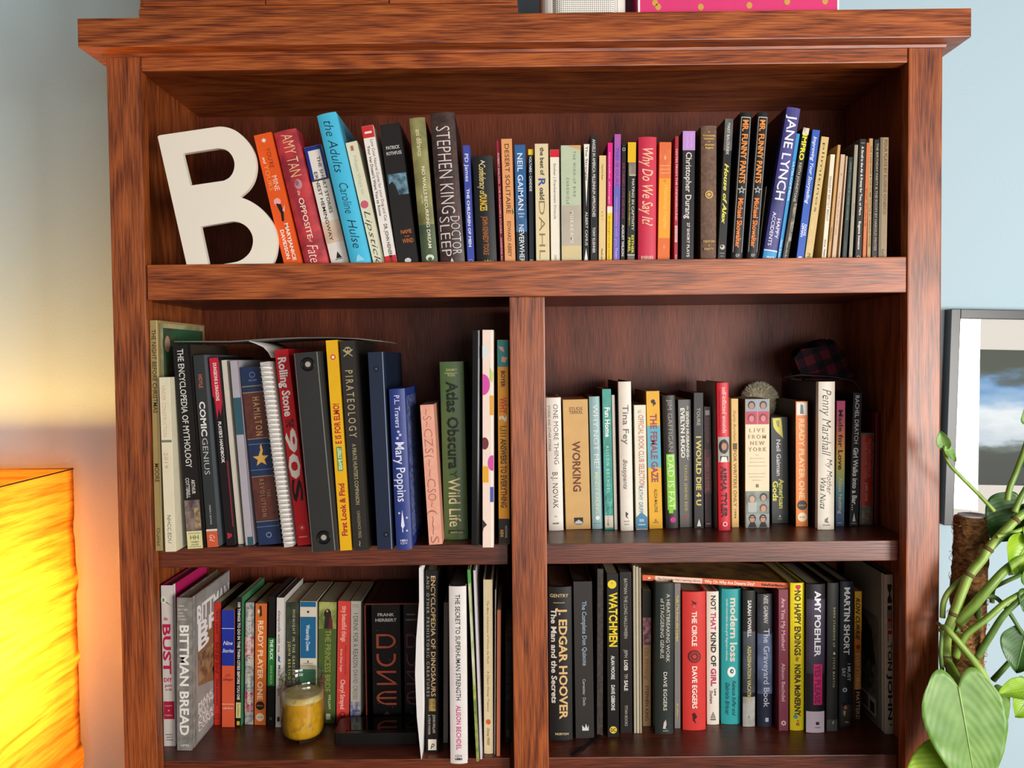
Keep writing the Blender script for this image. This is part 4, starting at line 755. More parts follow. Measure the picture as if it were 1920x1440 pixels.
# ---------------------------------------------------------------- lower shelf, lamp side
def ll(*a, **k): return bk('ll', *a, **k)
ll(307, 329.5, 1399.5, 301, 1098, '#d0cac2', 'f', [E(.2, .09, .22, .3, '#dfe0d4'), R(.12, .3, .08, .10, '#5c8c3a'), P([(.45, .10), (.95, .13), (.45, .107)], '#4b4642'), T('the', .19, .22, .4, .01, '#c2245c'), H('the', .22, .55, .205, .30, '#c2245c', 'b'), T('BUST', .24, .55, .46, .68, '#b8244e', 'b'), H('DIY', .14, .84, .585, .34, '#b8244e', 'b'), H('guide', .2, .8, .62, .22, '#a83456', 'i'), H('to life', .25, .8, .645, .2, '#a83456', 'i'), R(.08, .98, .72, .83, '#a8203c'), H('Laurie', .2, .8, .745, .14, '#e0b0b0'), H('&', .42, .6, .775, .14, '#e0b0b0'), H('Debbie', .2, .8, .805, .14, '#e0b0b0'), H('stewart', .2, .8, .925, .12, '#4b4642'), H('tabori', .26, .74, .942, .11, '#4b4642'), H('chang', .24, .78, .958, .11, '#4b4642')],
   'white hardcover with pink lettering and a pink cover at the end of the lower shelf', board='#b81e5c', D=.15, page='#8c857c')
ll(331.5, 360.5, 1408, 331, 1121, mottle('#77736c', '#8f8a83', 80, .4), 'f', [H('MARK', .1, .5, .055, .12, '#d8d4cc'), H('BITTMAN', .1, .7, .078, .12, '#d8d4cc'), H('AND', .1, .42, .10, .12, '#d8d4cc'), H('KERRI', .1, .52, .12, .12, '#d8d4cc'), H('CONAN', .1, .6, .14, .12, '#d8d4cc'), T('BITTMAN BREAD', .18, .90, .52, .60, '#ece8e0', 'b'), H('HMH', .3, .8, .965, .16, '#d8d4cc', 'b')],
   'silver grey cookbook whose bread cover faces the room on the lower shelf', D=.175, name='cookbook',
   right=[N(.10, .99, .01, .99, '#8c8784', '#a09a98', 25), P([(.12, .35), (.35, .28), (.7, .25), (.97, .3), (.97, .66), (.7, .72), (.4, .66), (.15, .62)], '#8a6648'), N(.16, .6, .42, .60, '#6b4a30', '#a8855c', 60), P([(.5, .6), (.75, .5), (.8, .52), (.55, .66)], '#4b3020'), H('BITTMAN', .12, .97, .14, .17, '#f0ece6', 'b'), H('BR', .14, .7, .25, .15, '#f0ece6', 'b'), H('B', .14, .42, .34, .14, '#f0ece6', 'b'), H('MARK', .14, .52, .75, .055, '#e4e0da', 'b'), H('BITTMAN', .14, .7, .79, .055, '#e4e0da', 'b'), H('AND', .14, .4, .83, .055, '#e4e0da', 'b'), H('KERRI', .14, .55, .87, .055, '#e4e0da', 'b'), H('CONAN', .14, .62, .91, .055, '#e4e0da', 'b')])
ll(401, 414.5, 1360, 401, 1130, '#b5281c', 'p', [T('Anne Lamott', .06, .26, .5, .44, '#5c1410', 'i'), T('bird by bird', .32, .58, .5, .56, '#5c1410', 'i'), T('Some Instructions', .62, .84, .5, .34, '#5c1410', 'i'), O(.5, .92, .25, '#5c1410', '#b5281c'), R(0, 1, .945, .95, '#7a1a14')],
   'slim red paperback with faint dark script, just behind the silver grey cookbook', board='#2f1c14')
ll(415.5, 440, 1364, 415.5, 1144, '#cf5534', 'p', [R(0, 1, 0, .475, '#1c2f90'), R(0, 1, .155, .16, '#c3c6dc'), R(0, 1, .80, .805, '#e0b0a0'), H('Nine', .12, .85, .28, .32, '#d3d4e4', 'i'), H('Stories', .06, .94, .345, .30, '#d3d4e4', 'i'), H('J.D.', .25, .7, .555, .2, '#8c2a18', 'i'), H('Salinger', .08, .92, .59, .22, '#8c2a18', 'i'), H('Little Brown', .1, .9, .835, .16, '#e8c8b8', 'i')],
   'two-tone paperback, blue above and coral below', board='#241c1a')
ll(442, 451.5, 1363.5, 444, 1120, '#1f1d1c', 'p', [T('100 THINGS TO DO IN THE TWIN CITIES BEFORE YOU DIE', .04, .79, .5, .56, '#d4d0c6', 'b'), R(0, 1, .81, .93, '#c9bf7a'), T('2nd Edition', .82, .92, .5, .4, '#5c5630'), R(.2, .8, .955, .985, '#c9a83c')],
   'thin black paperback with a green cover and one long line of bold white capitals', board='#3f8052', right=[N(0, 1, 0, .99, '#4a8a5c', '#3a7850', 20)])
ll(458.5, 475, 1359, 460, 1130, mottle('#6b7a86', '#b9aa98', 110, .5, lo=.4, hi=.6), 'p', [N(0, 1, .28, .45, '#a3344c', '#c9a89c', 130), N(0, 1, .72, .9, '#9c3050', '#b9a090', 130), T('I WAS TOLD THERE\'D BE CAKE', .06, .52, .5, .4, '#d9d4ca', 'b'), T('SLOANE CROSLEY', .58, .84, .5, .34, '#e0dbd0', 'b')],
   'slim paperback with a busy pink and grey floral back on the lower shelf', board='#4a3a2c')
ll(476.5, 498.5, 1360, 478.5, 1132, '#c9662a', 'p', [P([(.35, .02), (.55, .02), (.6, .10), (.4, .11)], '#4b3424'), R(.2, .4, .05, .08, '#d9c0a4'), T('READY PLAYER ONE', .14, .79, .5, .46, '#ecc6a0', 'b'), E(.5, .84, .38, .38, '#2b1f1a'), H('BESTSELLER', .22, .78, .84, .12, '#c9843c'), E(.5, .935, .36, .36, '#d9c0a0'), H('CROWN', .26, .74, .935, .14, '#b3602a', 'b')],
   'orange paperback with pale block title and a black round badge, on the lower shelf', board='#2f211a')
ll(500.5, 514.5, 1361, 503.5, 1119, '#1d1a18', 'p', [R(0, 1, .32, .69, '#23702f'), T('THE FLICK', .33, .49, .5, .44, '#d6e0d0', 'b'), T('ANNE BAKER', .53, .68, .5, .36, '#84b884'), T('TCG', .935, .955, .5, .3, '#8c8880')],
   'black paperback with a green middle band, behind the jar', page='#5c534a')
ll(516, 530, 1364, 518.5, 1121, '#cfc9c0', 'p', [T('sleepwalk with me', .10, .42, .42, .34, '#4a5468'), P([(.3, .44), (.6, .46), (.5, .48), (.7, .5), (.3, .49)], '#3c5a92'), T('Mike Birbiglia', .52, .76, .5, .34, '#5c6470'), R(.25, .6, .92, .955, '#3b2a2a')],
   'slim white paperback rising beside the glass jar on the lower shelf', page='#6b625a')
ll(535.5, 560, 1359, 536, 1130, mottle('#23281f', '#36402c', 60, .45), 'p', [T('MIDNIGHT IN THE GARDEN OF', .06, .66, .62, .20, '#c4b28c', 'w'), T('JOHN BERENDT', .32, .66, .28, .20, '#b5aa6c', 'w')],
   'dark green paperback with widely spaced gold capitals, partly hidden by the jar')
ll(562, 593.5, 1359, 562, 1128, '#cfc4b0', 'p', [R(.03, .97, .003, .045, '#1d5e86'), E(.5, .085, .07, .07, '#3b3a38'), R(.03, .97, .125, .46, '#1d5e86'), T('Watership Down', .19, .40, .5, .24, '#d6dce0'), R(.2, .8, .50, .505, '#8c8474'), R(.46, .54, .48, .498, '#5c5850'), R(.03, .97, .55, .75, '#2e6b4a')],
   'paperback banded in blue, cream and green, behind the jar')
ll(595, 628.5, 1357, 598, 1129, '#47592a', 'p', [N(0, 1, 0, .22, '#5c6a2a', '#a3a45c', 40), E(.5, .10, .2, .3, '#241c1a'), P([(.3, .22), (.36, .10), (.55, .06), (.72, .12), (.75, .22)], '#3b2a26'), P([(.55, .22), (.6, .12), (.78, .15), (.8, .22)], '#5c2428'), E(.47, .075, .06, .07, '#b08a6c'), T('THE PRINCESS BRIDE', .23, .74, .55, .34, '#8c9046', ''), T('WILLIAM', .76, .88, .68, .15, '#c4c49a'), T('GOLDMAN', .76, .9, .35, .15, '#c4c49a'), R(.5, .74, .92, .97, '#b9bc9c')],
   'olive green paperback with an embracing couple painted at its head')
ll(630, 654, 1357.5, 633.5, 1127.5, '#cc4038', 'p', [T('tiny beautiful things', .04, .33, .55, .40, '#efb8a8'), T('Advice on Love and Life', .36, .60, .7, .16, '#8c2420'), T('from Dear Sugar', .39, .58, .35, .18, '#efc0b0'), T('Cheryl Strayed', .64, .88, .5, .38, '#f0c4b4'), O(.5, .925, .22, '#6b1c1a', '#cc4038')],
   'coral red paperback with small pale title, next to the olive green one')
ll(656.5, 676, 1357.5, 657.5, 1127.5, '#b3aca0', 'p', [R(.15, .8, .03, .033, '#6b665e'), R(.15, .8, .045, .048, '#6b665e'), T('I DRINK FOR A REASON', .10, .54, .5, .50, '#4b4742', 't'), T('DAVID CROSS', .56, .80, .5, .44, '#5c5850', 't'), N(0, 1, .82, .99, '#b3aca0', '#3b4a8c', 110)],
   'grey-white paperback with a blue splatter near its foot, beside the boxed set')
# slipcase
z0 = Z3; yb_ = .148
xl_ = atY(684, 1200, yb_).x; xr_ = atY(789, 1200, yb_).x; zt_ = atY(690, 1131, yb_).z
sc_ = thing('slipcase', 'dark red-edged slipcase holding two black paperbacks on the lower shelf', 'box', (xl_, yb_, z0))
b = B(); cm = paint('#26110f', .35, .15, 40); em = paint('#7a2f22', .45, .1); d_ = BACK - .006 - yb_; t_ = .003
b.box(0, t_, 0, d_, .0003, zt_ - z0, cm).box(xr_ - xl_ - t_, xr_ - xl_, 0, d_, .0003, zt_ - z0, cm).box(t_, xr_ - xl_ - t_, 0, d_, zt_ - z0 - t_, zt_ - z0, cm).box(t_, xr_ - xl_ - t_, 0, d_, .0003, t_, cm).box(t_, xr_ - xl_ - t_, d_ - t_, d_, t_, zt_ - z0 - t_, cm)
b.build('case', sc_)
b = B(); b.box(.0002, .0022, -.0012, .0004, .001, zt_ - z0 - .0005, em).box(.0002, xr_ - xl_, -.0012, .0004, zt_ - z0 - .0026, zt_ - z0 - .0004, em); b.build('edge_trim', sc_)
b = B(); hh_ = zt_ - z0
b.box(.012, xr_ - xl_ - .012, .012, d_ - .012, hh_ + .0001, hh_ + .0003, paint('#3b1a16')).box(.016, xr_ - xl_ - .016, .016, d_ - .016, hh_ + .0002, hh_ + .0004, cm); b.build('lid_print', sc_)
def dune(u0, u1, c, au, lab, sub):
    xa = atY(u0, 1200, yb_ + .006).x; xb = atY(u1, 1200, yb_ + .006).x; W_ = xb - xa
    ds = [(.5, .12, '#8c8078'), (.82, .06, '#7a6a60'), (.2, .22, '#8c8078'), (.85, .36, '#9c9088'), (.12, .55, '#6b6460'), (.62, .47, '#9c9088'), (.88, .68, '#8c8078'), (.2, .84, '#7a7068'), (.7, .87, '#9c9088')]
    els = [E(u, v, .012, .012, k_) for u, v, k_ in ds] + [H('FRANK', .22, .8, .085, .11, au, 'b'), H('HERBERT', .14, .88, .13, .11, au, 'b')] + ([H(sub, .25, .75, .24, .05, c)] if sub else [])
    def bar(u_0, u_1, v_0, v_1): return R(u_0, u_1, v_0, v_1, c)
    def arc(cu, cv, ru, rv, a0, a1, wd=.085):
        return [P([(cu + ru * k * math.cos(a), cv + rv * k * math.sin(a)) for k, a in ((1, a_), (1, a_ + st_), (1 - wd / ru, a_ + st_), (1 - wd / ru, a_))], c) for st_ in ((a1 - a0) / 8,) for a_ in (a0 + (a1 - a0) * j / 8 for j in range(8))]
    q_ = math.pi / 2
    els += [bar(.16, .245, .25, .37), bar(.16, .5, .25, .268), bar(.16, .5, .352, .37)] + arc(.5, .31, .34, .06, -q_, q_)
    els += arc(.5, .45, .34, .075, 0, math.pi) + [bar(.16, .245, .415, .45), bar(.755, .84, .415, .45)]
    els += [bar(.16, .84, .56, .578), P([(.16, .578), (.28, .578), (.84, .662), (.72, .662)], c), bar(.16, .84, .662, .68)]
    els += arc(.55, .79, .41, .06, q_, 3 * q_) + [bar(.5, .84, .73, .748), bar(.16, .84, .782, .798), bar(.5, .84, .832, .85)]
    els += [P([(.5, .90), (.62, .93), (.38, .93)], '#4b4038')]
    return book_at('paperback_book', lab, SHELF['ll'][1], (xa, yb_ + .006, z0 + .0035), 0, W_, hh_ - .008, d_ - .014, '#171111', 'p', els)
dune(697, 751, '#b5563a', '#cfc8c0', 'black paperback with four tall orange-red geometric letters inside the slipcase', '')
dune(757, 786, '#6b3048', '#8f8580', 'black paperback with dim purple geometric letters, inside the slipcase behind white paper', 'CHILDREN OF')
# glossy black photo tablet lying flat
pf = atZ(626, 1398, Z3); x0t = pf.x; x1t = atZ(781, 1398, Z3).x; hT = .021
y1t = min(atZ(690, 1344, Z3 + hT).y, .144)
dv = thing('digital_photo_frame', 'glossy black flat digital frame lying in front of the slipcase', 'device', (x0t, pf.y, Z3))
b = B(); b.prism([(0, .004), (.003, .001), (.012, 0), (x1t - x0t, 0), (x1t - x0t, y1t - pf.y), (.012, y1t - pf.y), (0, y1t - pf.y - .01)], .0006, hT, paint('#1b1918', .30, .05, 50, .5)); b.build('body', dv)
b = B(); b.box(.018, x1t - x0t - .004, .010, y1t - pf.y - .004, hT, hT + .0006, paint('#0b0a0a', .06, .02, 50, .6)); b.build('screen', dv)
# white paper
p0 = atZ(789, 1424, Z3); b = B()
Zt = atY(791, 1062, p0.y + .01).z
cx_ = [(0, 0), (-.006, .07), (-.0078, .14), (-.005, .20), (.0005, .26), (.001, Zt - Z3)]
b.prism([(x + .0005, z) for x, z in cx_] + [(.0058, Zt - Z3), (.0045, .16), (.0045, .08), (.0014, 0)], 0, .17, paint('#dcd9d6', .6, .03), 'y', True)
b.build('sheet', None)
o = bpy.data.objects['sheet']; o.name = 'paper_stack'; o.location = (p0.x, p0.y, Z3 + .0004); o['label'] = 'bowed sheaf of white paper beside the black dinosaur-sized reference book'; o['category'] = 'paper'
o['label'] = 'bowed sheaf of bright white paper standing beside the slipcase'
ll(798, 822, 1412, 797, 1070, '#1d1a18', 'f', [T('ENCYCLOPEDIA OF DINOSAURS', .03, .69, .64, .36, '#c9a878', ''), T('AND OTHER PREHISTORIC CREATURES', .03, .69, .22, .22, '#8c867a', 'w'), N(.25, .8, .70, .77, '#5c4620', '#b09448', 80), T('JOHN MALAM', .79, .89, .68, .22, '#b9b2a4'), T('& STEVE PARKER', .79, .90, .3, .18, '#a39c90'), R(.2, .86, .925, .985, '#d9d2c0'), H('p', .38, .7, .953, .46, '#2a2624', 'i')],
   'tall black hardcover with gold capitals and a small white square at its foot', board='#14110f', D=.185)
ll(831, 840.5, 1393, 832, 1130, '#a8a29c', 'p', [R(0, .4, 0, 1, '#8c8680')], 'thin grey magazine recessed beside the tall white hardcover on the lower shelf', name='magazine', D=.12)
ll(844.5, 877, 1431, 841.5, 1099, '#d9d3cf', 'h', [T('THE SECRET TO SUPERHUMAN STRENGTH', .045, .64, .52, .28, '#4a4648', ''), T('ALISON BECHDEL', .67, .92, .52, .28, '#c23c78', ''), H('CDV', .3, .7, .955, .14, '#5c585a'), H('HMH', .3, .7, .972, .14, '#3b3839', 'b')],
   'tall white hardcover with grey title and magenta lettering, standing furthest out on the lower shelf', board='#3b3230', D=.16, page='#77706a')
ll(893, 898.5, 1428, 876, 1069, mottle('#8a9a3c', '#d6d2c0', 60, .4, (1, 1, .35)), 'p', [R(0, 1, 0, .07, '#3a9a3c'), N(0, 1, .6, 1, '#5c7a3a', '#a8a84c', 80)], 'leaning green and white patterned magazine on the lower shelf', name='magazine', D=.17)
ll(900, 904.5, 1424, 887, 1070, '#ccc6cc', 'p', [R(0, .4, 0, 1, '#b3adb8')], 'floppy lilac-white magazine leaning with the green patterned one', name='magazine', D=.17)
ll(907.5, 925, 1413, 906, 1087, '#d6c49c', 'h', [T('The Many Adventures of Winnie the Pooh', .12, .48, .5, .22, '#8c744c', 'i'), T('A Classic Disney Treasury', .52, .76, .5, .22, '#8c744c', 'i'), E(.5, .815, .24, .3, '#cc5a2c'), T('Disney PRESS', .85, .95, .5, .26, '#77613c', 'i')],
   'cream hardcover storybook with faint slanted script near the middle post', page='#5c5040', D=.16)
ll(926.5, 929, 1415, 928, 1106, '#c4beb6', 'p', [], 'thin white card between the cream storybook and the thin orange booklet', name='booklet', D=.15)
ll(930.5, 938, 1418, 932, 1144, '#cc7a58', 'p', [], 'thin salmon orange booklet standing near the middle post on the lower shelf', name='booklet', D=.15)
ll(946.5, 960.5, 1393, 947, 1182, '#16282a', 'p', [E(.55, .04, .3, .3, '#5c1c1c'), T('NOTHING No NO YU YES', .11, .62, .5, .5, '#35565a', 'b'), R(.2, .6, .88, .95, '#5c4a2a')], 'dark teal paperback in the shade beside the middle post', D=.11)

# ---------------------------------------------------------------- lower shelf, plant side
def lr(*a, **k): return bk('lr', *a, **k)
lr(1030.5, 1074, 1387, 1028, 1100, '#2b2a29', 'h', [H('GENTRY', .06, .86, .055, .15, '#c9b286'), R(.2, .7, .10, .103, '#c9b286'), T('J. EDGAR HOOVER', .135, .86, .62, .36, '#d3b078', 'b'), T('The Man and the Secrets', .14, .755, .22, .24, '#d6d0c4', 'b'), H('NORTON', .24, .82, .955, .10, '#c9b286', 'b')],
   'thick black hardcover with gold and cream lettering beside the middle post on the lower shelf', board='#1d1c1c', page='#6b5440')
lr(1079, 1115, 1385, 1074.5, 1091, '#3d3936', 'f', [T('The Complete Don Quixote', .125, .535, .56, .24, '#8fa8b8', ''), T('Cervantes · Davis', .62, .79, .5, .16, '#a8a49c', ''), P([(.36, .95), (.36, .915), (.5, .935), (.56, .905), (.64, .935), (.7, .915), (.7, .95)], '#cfccc6')],
   'thick charcoal hardcover with thin silver-blue title, second from the middle post', page='#5c4636')
r3 = lr(1118.5, 1131, 1379, 1119.5, 1067, mottle('#1f1815', '#3b2e28', 160, .6), 'f', [], 'tall thin embossed black hardcover with a ribbon hanging onto the shelf', page='#5c4636', D=.15)
y3 = r3.location.y
pts = [(1127, 1379), (1112, 1388), (1095, 1400), (1082, 1409), (1072, 1416)]
b = B(); rm = paint('#171413', .6, .1); A3 = [atZ(u, v, Z3 + .0012) for u, v in pts]
for q in range(len(A3) - 1):
    a_, c_ = A3[q], A3[q + 1]; dq = (c_ - a_); nn = Vector((-dq.y, dq.x, 0)).normalized() * .0035
    b.poly([a_ - nn - r3.location, a_ + nn - r3.location, c_ + nn - r3.location, c_ - nn - r3.location], rm)
rb_ = b.build('ribbon_marker', None); rb_.data.transform(Matrix.Identity(4)); rb_.parent = r3; rb_.matrix_parent_inverse = Matrix.Rotation(-r3.rotation_euler.y, 4, 'Y')
sl = rb_.modifiers.new('thick', 'SOLIDIFY'); sl.thickness = .0008
lr(1139, 1161, 1382.5, 1137.5, 1076, '#1d1c1a', 'p', [E(.45, .065, .38, .38, '#e0c524'), R(.42, .46, .05, .065, '#5c4a14'), T('WATCHMEN', .115, .445, .56, .72, '#e0c524', 'b'), T('ALAN MOORE', .50, .645, .5, .32, '#cfcbc4', 'b'), T('DAVE GIBBONS', .68, .835, .5, .32, '#cfcbc4', 'b'), E(.5, .955, .32, .32, '#d9b93c'), H('DC', .28, .74, .955, .32, '#1d1c1a', 'b')],
   'black paperback with large yellow capitals and a yellow dot at its head', board='#3a3420')
lr(1163, 1186, 1375, 1161.5, 1073, '#241f1d', 'p', [T('BATMAN: THE LONG HALLOWEEN', .04, .41, .5, .28, '#a39c92', ''), T('JEPH', .48, .53, .5, .28, '#a39c92', ''), T('LOEB', .545, .61, .5, .30, '#d6d0c6', 'b'), T('TIM', .63, .66, .5, .28, '#a39c92', ''), T('SALE', .67, .735, .5, .30, '#d6d0c6', 'b'), T('TITAN BOOKS', .825, .955, .5, .24, '#a39c92', '')],
   'black paperback with small dim white lettering next to the yellow-lettered one', page='#77705a')
for k, (a, c) in enumerate(((1188.5, 1193.5), (1194, 1199), (1199.5, 1204))):
    lr(a, c, 1375, a - 2, 1061 + k * 2, ('#b5ac94', '#c9c0a6', '#a39a82')[k], 'p', [R(.4, .55, 0, 1, '#8c846c')], ('cream magazine touching the dim-lettered black paperback', 'middle one of three cream magazines standing together', 'cream magazine with its end holding up the flat orange book')[k], name='magazine', D=.15)
lr(1205, 1221, 1362, 1205, 1107, '#b08a62', 'p', [R(0, 1, 0, .22, '#2b2320'), N(0, 1, .20, .40, '#3b2c28', '#c47a8c', 100), T('STEPHEN KING', .70, .96, .5, .40, '#4b3826', ''), T('On Writing', .42, .66, .5, .50, '#8c6c48', 'i')],
   'tan paperback with pink flowers printed near its head', board='#241c18')
lr(1228, 1263, 1376, 1229.5, 1093, '#2f3632', 'h', [T('A HEARTBREAKING WORK', .07, .52, .66, .20, '#b3b0a2'), T('of STAGGERING GENIUS', .10, .495, .34, .20, '#b3b0a2'), R(.5, .51, .07, .51, '#77786c'), T('DAVE EGGERS', .585, .84, .52, .20, '#c4c1b4'), P([(.4, .96), (.45, .92), (.56, .90), (.6, .93), (.54, .96), (.68, .965)], '#b9b6aa'), R(.4, .7, .972, .978, '#8c8a80')],
   'dark green-black hardcover under the lying orange book', board='#222623')
lr(1264.5, 1276.5, 1366, 1264.5, 1094, '#77706c', 'p', [T('Talk Me from the Ledge', .08, .40, .5, .40, '#b8a650', 'b'), T('Keller', .83, .92, .5, .36, '#b8a650', '')],
   'thin grey paperback with mustard lettering beside the bright red worn hardcover')
lr(1280, 1323.5, 1368, 1279, 1109, '#c8352f', 'h', [P([(.36, .06), (.6, .08), (.66, .07), (.56, .09), (.62, .1), (.48, .085), (.36, .1), (.44, .08)], '#4b1414'), R(.48, .52, .105, .11, '#e8b0a4'), T('THE CIRCLE', .14, .39, .5, .22, '#f0d6cc', 'b'), E(.5, .465, .28, .28, '#5c1c1c'), E(.5, .465, .22, .22, '#b23a34'), star(.5, .465, .24, '#5c1c1c', 12, .55), E(.5, .465, .09, .09, '#c8352f'), T('DAVE EGGERS', .535, .84, .5, .22, '#f0d6cc', 'b'), P([(.4, .88), (.5, .87), (.6, .9), (.5, .92), (.56, .95), (.44, .93)], '#4b1414')],
   'bright red worn hardcover with a dark round emblem in its middle')
lr(1325.5, 1348.5, 1358, 1324.5, 1109, '#d8cfc0', 'h', [T('NOT', .03, .14, .55, .42, '#3b3632', 'b'), T('THAT', .155, .29, .55, .42, '#b0305c', 'b'), T('KIND OF', .305, .56, .55, .42, '#3b3632', 'b'), T('GIRL', .575, .71, .55, .42, '#b0305c', 'b'), T('Lena', .73, .78, .7, .22, '#4b4642'), T('Dunham', .745, .84, .35, .22, '#4b4642'), P([(.3, .95), (.5, .9), (.7, .95)], '#8c8880'), R(.3, .7, .955, .965, '#5c5850')],
   'off-white hardcover with black and magenta capitals after the bright red worn one')
lr(1352, 1388, 1357, 1353, 1104, '#2f9a9c', 'h', [T('modern loss', .065, .535, .62, .38, '#cfc9b4', 'b'), T('candid conversation about grief. Beginners welcome.', .07, .53, .26, .12, '#bfe0dc'), E(.5, .61, .22, .28, '#e0e6dc'), E(.52, .605, .1, .12, '#2c4c54'), E(.54, .605, .04, .05, '#e0e6dc'), T('Rebecca Soffer and', .675, .935, .66, .20, '#12585c', 'i'), T('Gabrielle Birkner', .69, .93, .32, .20, '#12585c', 'i')],
   'turquoise hardcover with pale rounded title letters')
lr(1392, 1415.5, 1362, 1393, 1107, '#2a2827', 'h', [N(0, 1, .3, .75, '#2a2b30', '#454a54', 20), N(0, 1, .78, 1, '#8c8984', '#b9b4ac', 30), T('SARAH VOWELL', .07, .34, .5, .30, '#cfccc6', 'b'), T('ASSASSINATION VACATION', .405, .82, .5, .30, '#b9ab6c', 'b'), P([(.4, .93), (.55, .91), (.5, .94)], '#6b6862')],
   'black hardcover with a silver grey foot beside the turquoise one')
lr(1419.5, 1448, 1362, 1419.5, 1113, '#22263c', 'h', [N(0, 1, 0, .3, '#171718', '#2a2e3c', 30), N(0, 1, .3, .75, '#2c3450', '#5a6a8a', 20), T('NEIL GAIMAN', .01, .22, .55, .30, '#b9b6ae', 'i'), T('The Graveyard Book', .26, .85, .6, .40, '#b3b8c6', ''), R(.5, .72, .93, .96, '#a9b0c4')],
   'midnight blue hardcover with faint silver lettering beside the plum paperback')
lr(1460, 1478.5, 1370.5, 1459.5, 1106, '#7a3444', 'p', [T('Are You My Mother?', .06, .43, .5, .40, '#d0a8aa', ''), T('Alison Bechdel', .52, .79, .5, .38, '#d0a8aa', ''), star(.5, .945, .32, '#d8c0b8', 8, .6), E(.5, .945, .12, .12, '#7a3444')],
   'plum coloured paperback under the end of the lying orange book')
lr(1481, 1507.5, 1369, 1481.5, 1093, '#e0cb1e', 'h', [E(.46, .025, .12, .14, '#b8322c'), E(.6, .025, .12, .14, '#b8322c'), P([(.36, .03), (.7, .03), (.53, .052)], '#b8322c'), T('NO HAPPY ENDINGS', .05, .49, .52, .44, '#4a3c14', 'b'), T('A Memoir', .495, .53, .5, .3, '#6b5a1c', 'i'), T('NORA McINERNY', .55, .90, .52, .42, '#4a3c14', 'b'), E(.38, .905, .14, .14, '#3c9ab0'), R(.42, .62, .945, .965, '#c8602c'), R(.46, .6, .93, .936, '#8c6a1c')],
   'vivid yellow hardcover with dark capitals and a tiny red heart')
lr(1510.5, 1545.5, 1373, 1512, 1095, '#26222b', 'h', [N(0, 1, .1, .6, '#221f28', '#3a2c46', 16), R(0, 1, .855, 1, '#d9c6d2'), T('AMY POEHLER', .045, .485, .58, .34, '#e2dde2', 'b'), R(.36, .84, .535, .81, '#cc2a6c'), T('YES PLEASE', .54, .80, .60, .32, '#7a1c48', 'b'), R(.5, .68, .925, .945, '#3b3438'), R(.45, .75, .96, .965, '#8c7c86')],
   'black hardcover with a magenta title block and a pale pink foot')
lr(1549, 1570, 1370.5, 1551.5, 1093, '#3c3c39', 'h', [T('BORN STANDING UP', .165, .43, .6, .2, '#b9b48c', 'w'), P([(.6, .46), (.75, .48), (.5, .48)], '#cfccc0'), T('STEVE MARTIN', .50, .70, .6, .2, '#b9b48c', 'w'), R(0, 1, .92, 1, '#55524e'), H('f', .5, .64, .94, .3, '#cfccc0', 'b')],
   'narrow grey-black hardcover with tiny widely spaced letters, after the magenta-blocked one', board='#2b2a28')
lr(1572, 1597, 1363.5, 1575, 1090, '#1f2a34', 'h', [T('MARTIN SHORT', .04, .50, .52, .44, '#d9d8d2', 'b'), T('I MUST', .56, .68, .72, .26, '#c9c8c0'), T('SAY', .59, .65, .32, .28, '#c9c8c0'), O(.4, .74, .17, '#d0cfc8', '#1f2a34', .5), N(.1, .9, .84, .985, '#241f1e', '#3b2e28', 30), E(.4, .845, .17, .2, '#241a18'), E(.45, .86, .13, .17, '#b5785c'), P([(.28, .88), (.5, .885), (.42, .92), (.3, .91)], '#c49a84'), R(.4, .7, .955, .965, '#a8846c')],
   'navy black hardcover with bold white capitals and a seated man pictured at its foot', board='#182028')
lr(1601.5, 1615, 1350.5, 1602.5, 1109, '#d9862a', 'p', [R(0, 1, 0, .30, '#dba428'), R(0, 1, .76, 1, '#4a2a24'), T('RON CURRIE', .05, .38, .45, .6, '#3b2a1a', 'bi'), E(.5, .43, .3, .34, '#b03c28'), T('EVERYTHING MATTERS!', .48, .99, .5, .56, '#efd2b0', '')],
   'slim amber paperback with slanted lettering, just before the large cream hardcover')
lr(1659, 1675.5, 1376, 1658, 1077.5, '#cfc4ae', 'h', [T('ME', .06, .27, .56, .50, '#3b3831', 'b'), T('EL', .27, .42, .56, .50, '#a82430', 'b'), T('T', .425, .47, .56, .50, '#4c7a3a', 'b'), T('ON', .475, .60, .56, .50, '#3b3831', 'b'), T('JOHN', .62, .91, .56, .50, '#2a2826', 'b'), E(.62, .94, .12, .12, '#4a3a30')],
   'large cream hardcover with black, red and green capitals at the shelf end', D=.165, page='#2a231c', board='#8c8474',
   left=[N(.02, .86, .30, .99, '#5c564c', '#777064', 40), P([(.1, .45), (.5, .33), (.7, .40), (.8, .62), (.3, .7)], '#3b3730'), N(.1, .8, .62, .80, '#2f2c27', '#6b655a', 90), R(.40, .80, .84, .955, '#c4b9a4'), R(.43, .62, .855, .94, '#6b6154'), R(.66, .77, .87, .94, '#4b443a')])
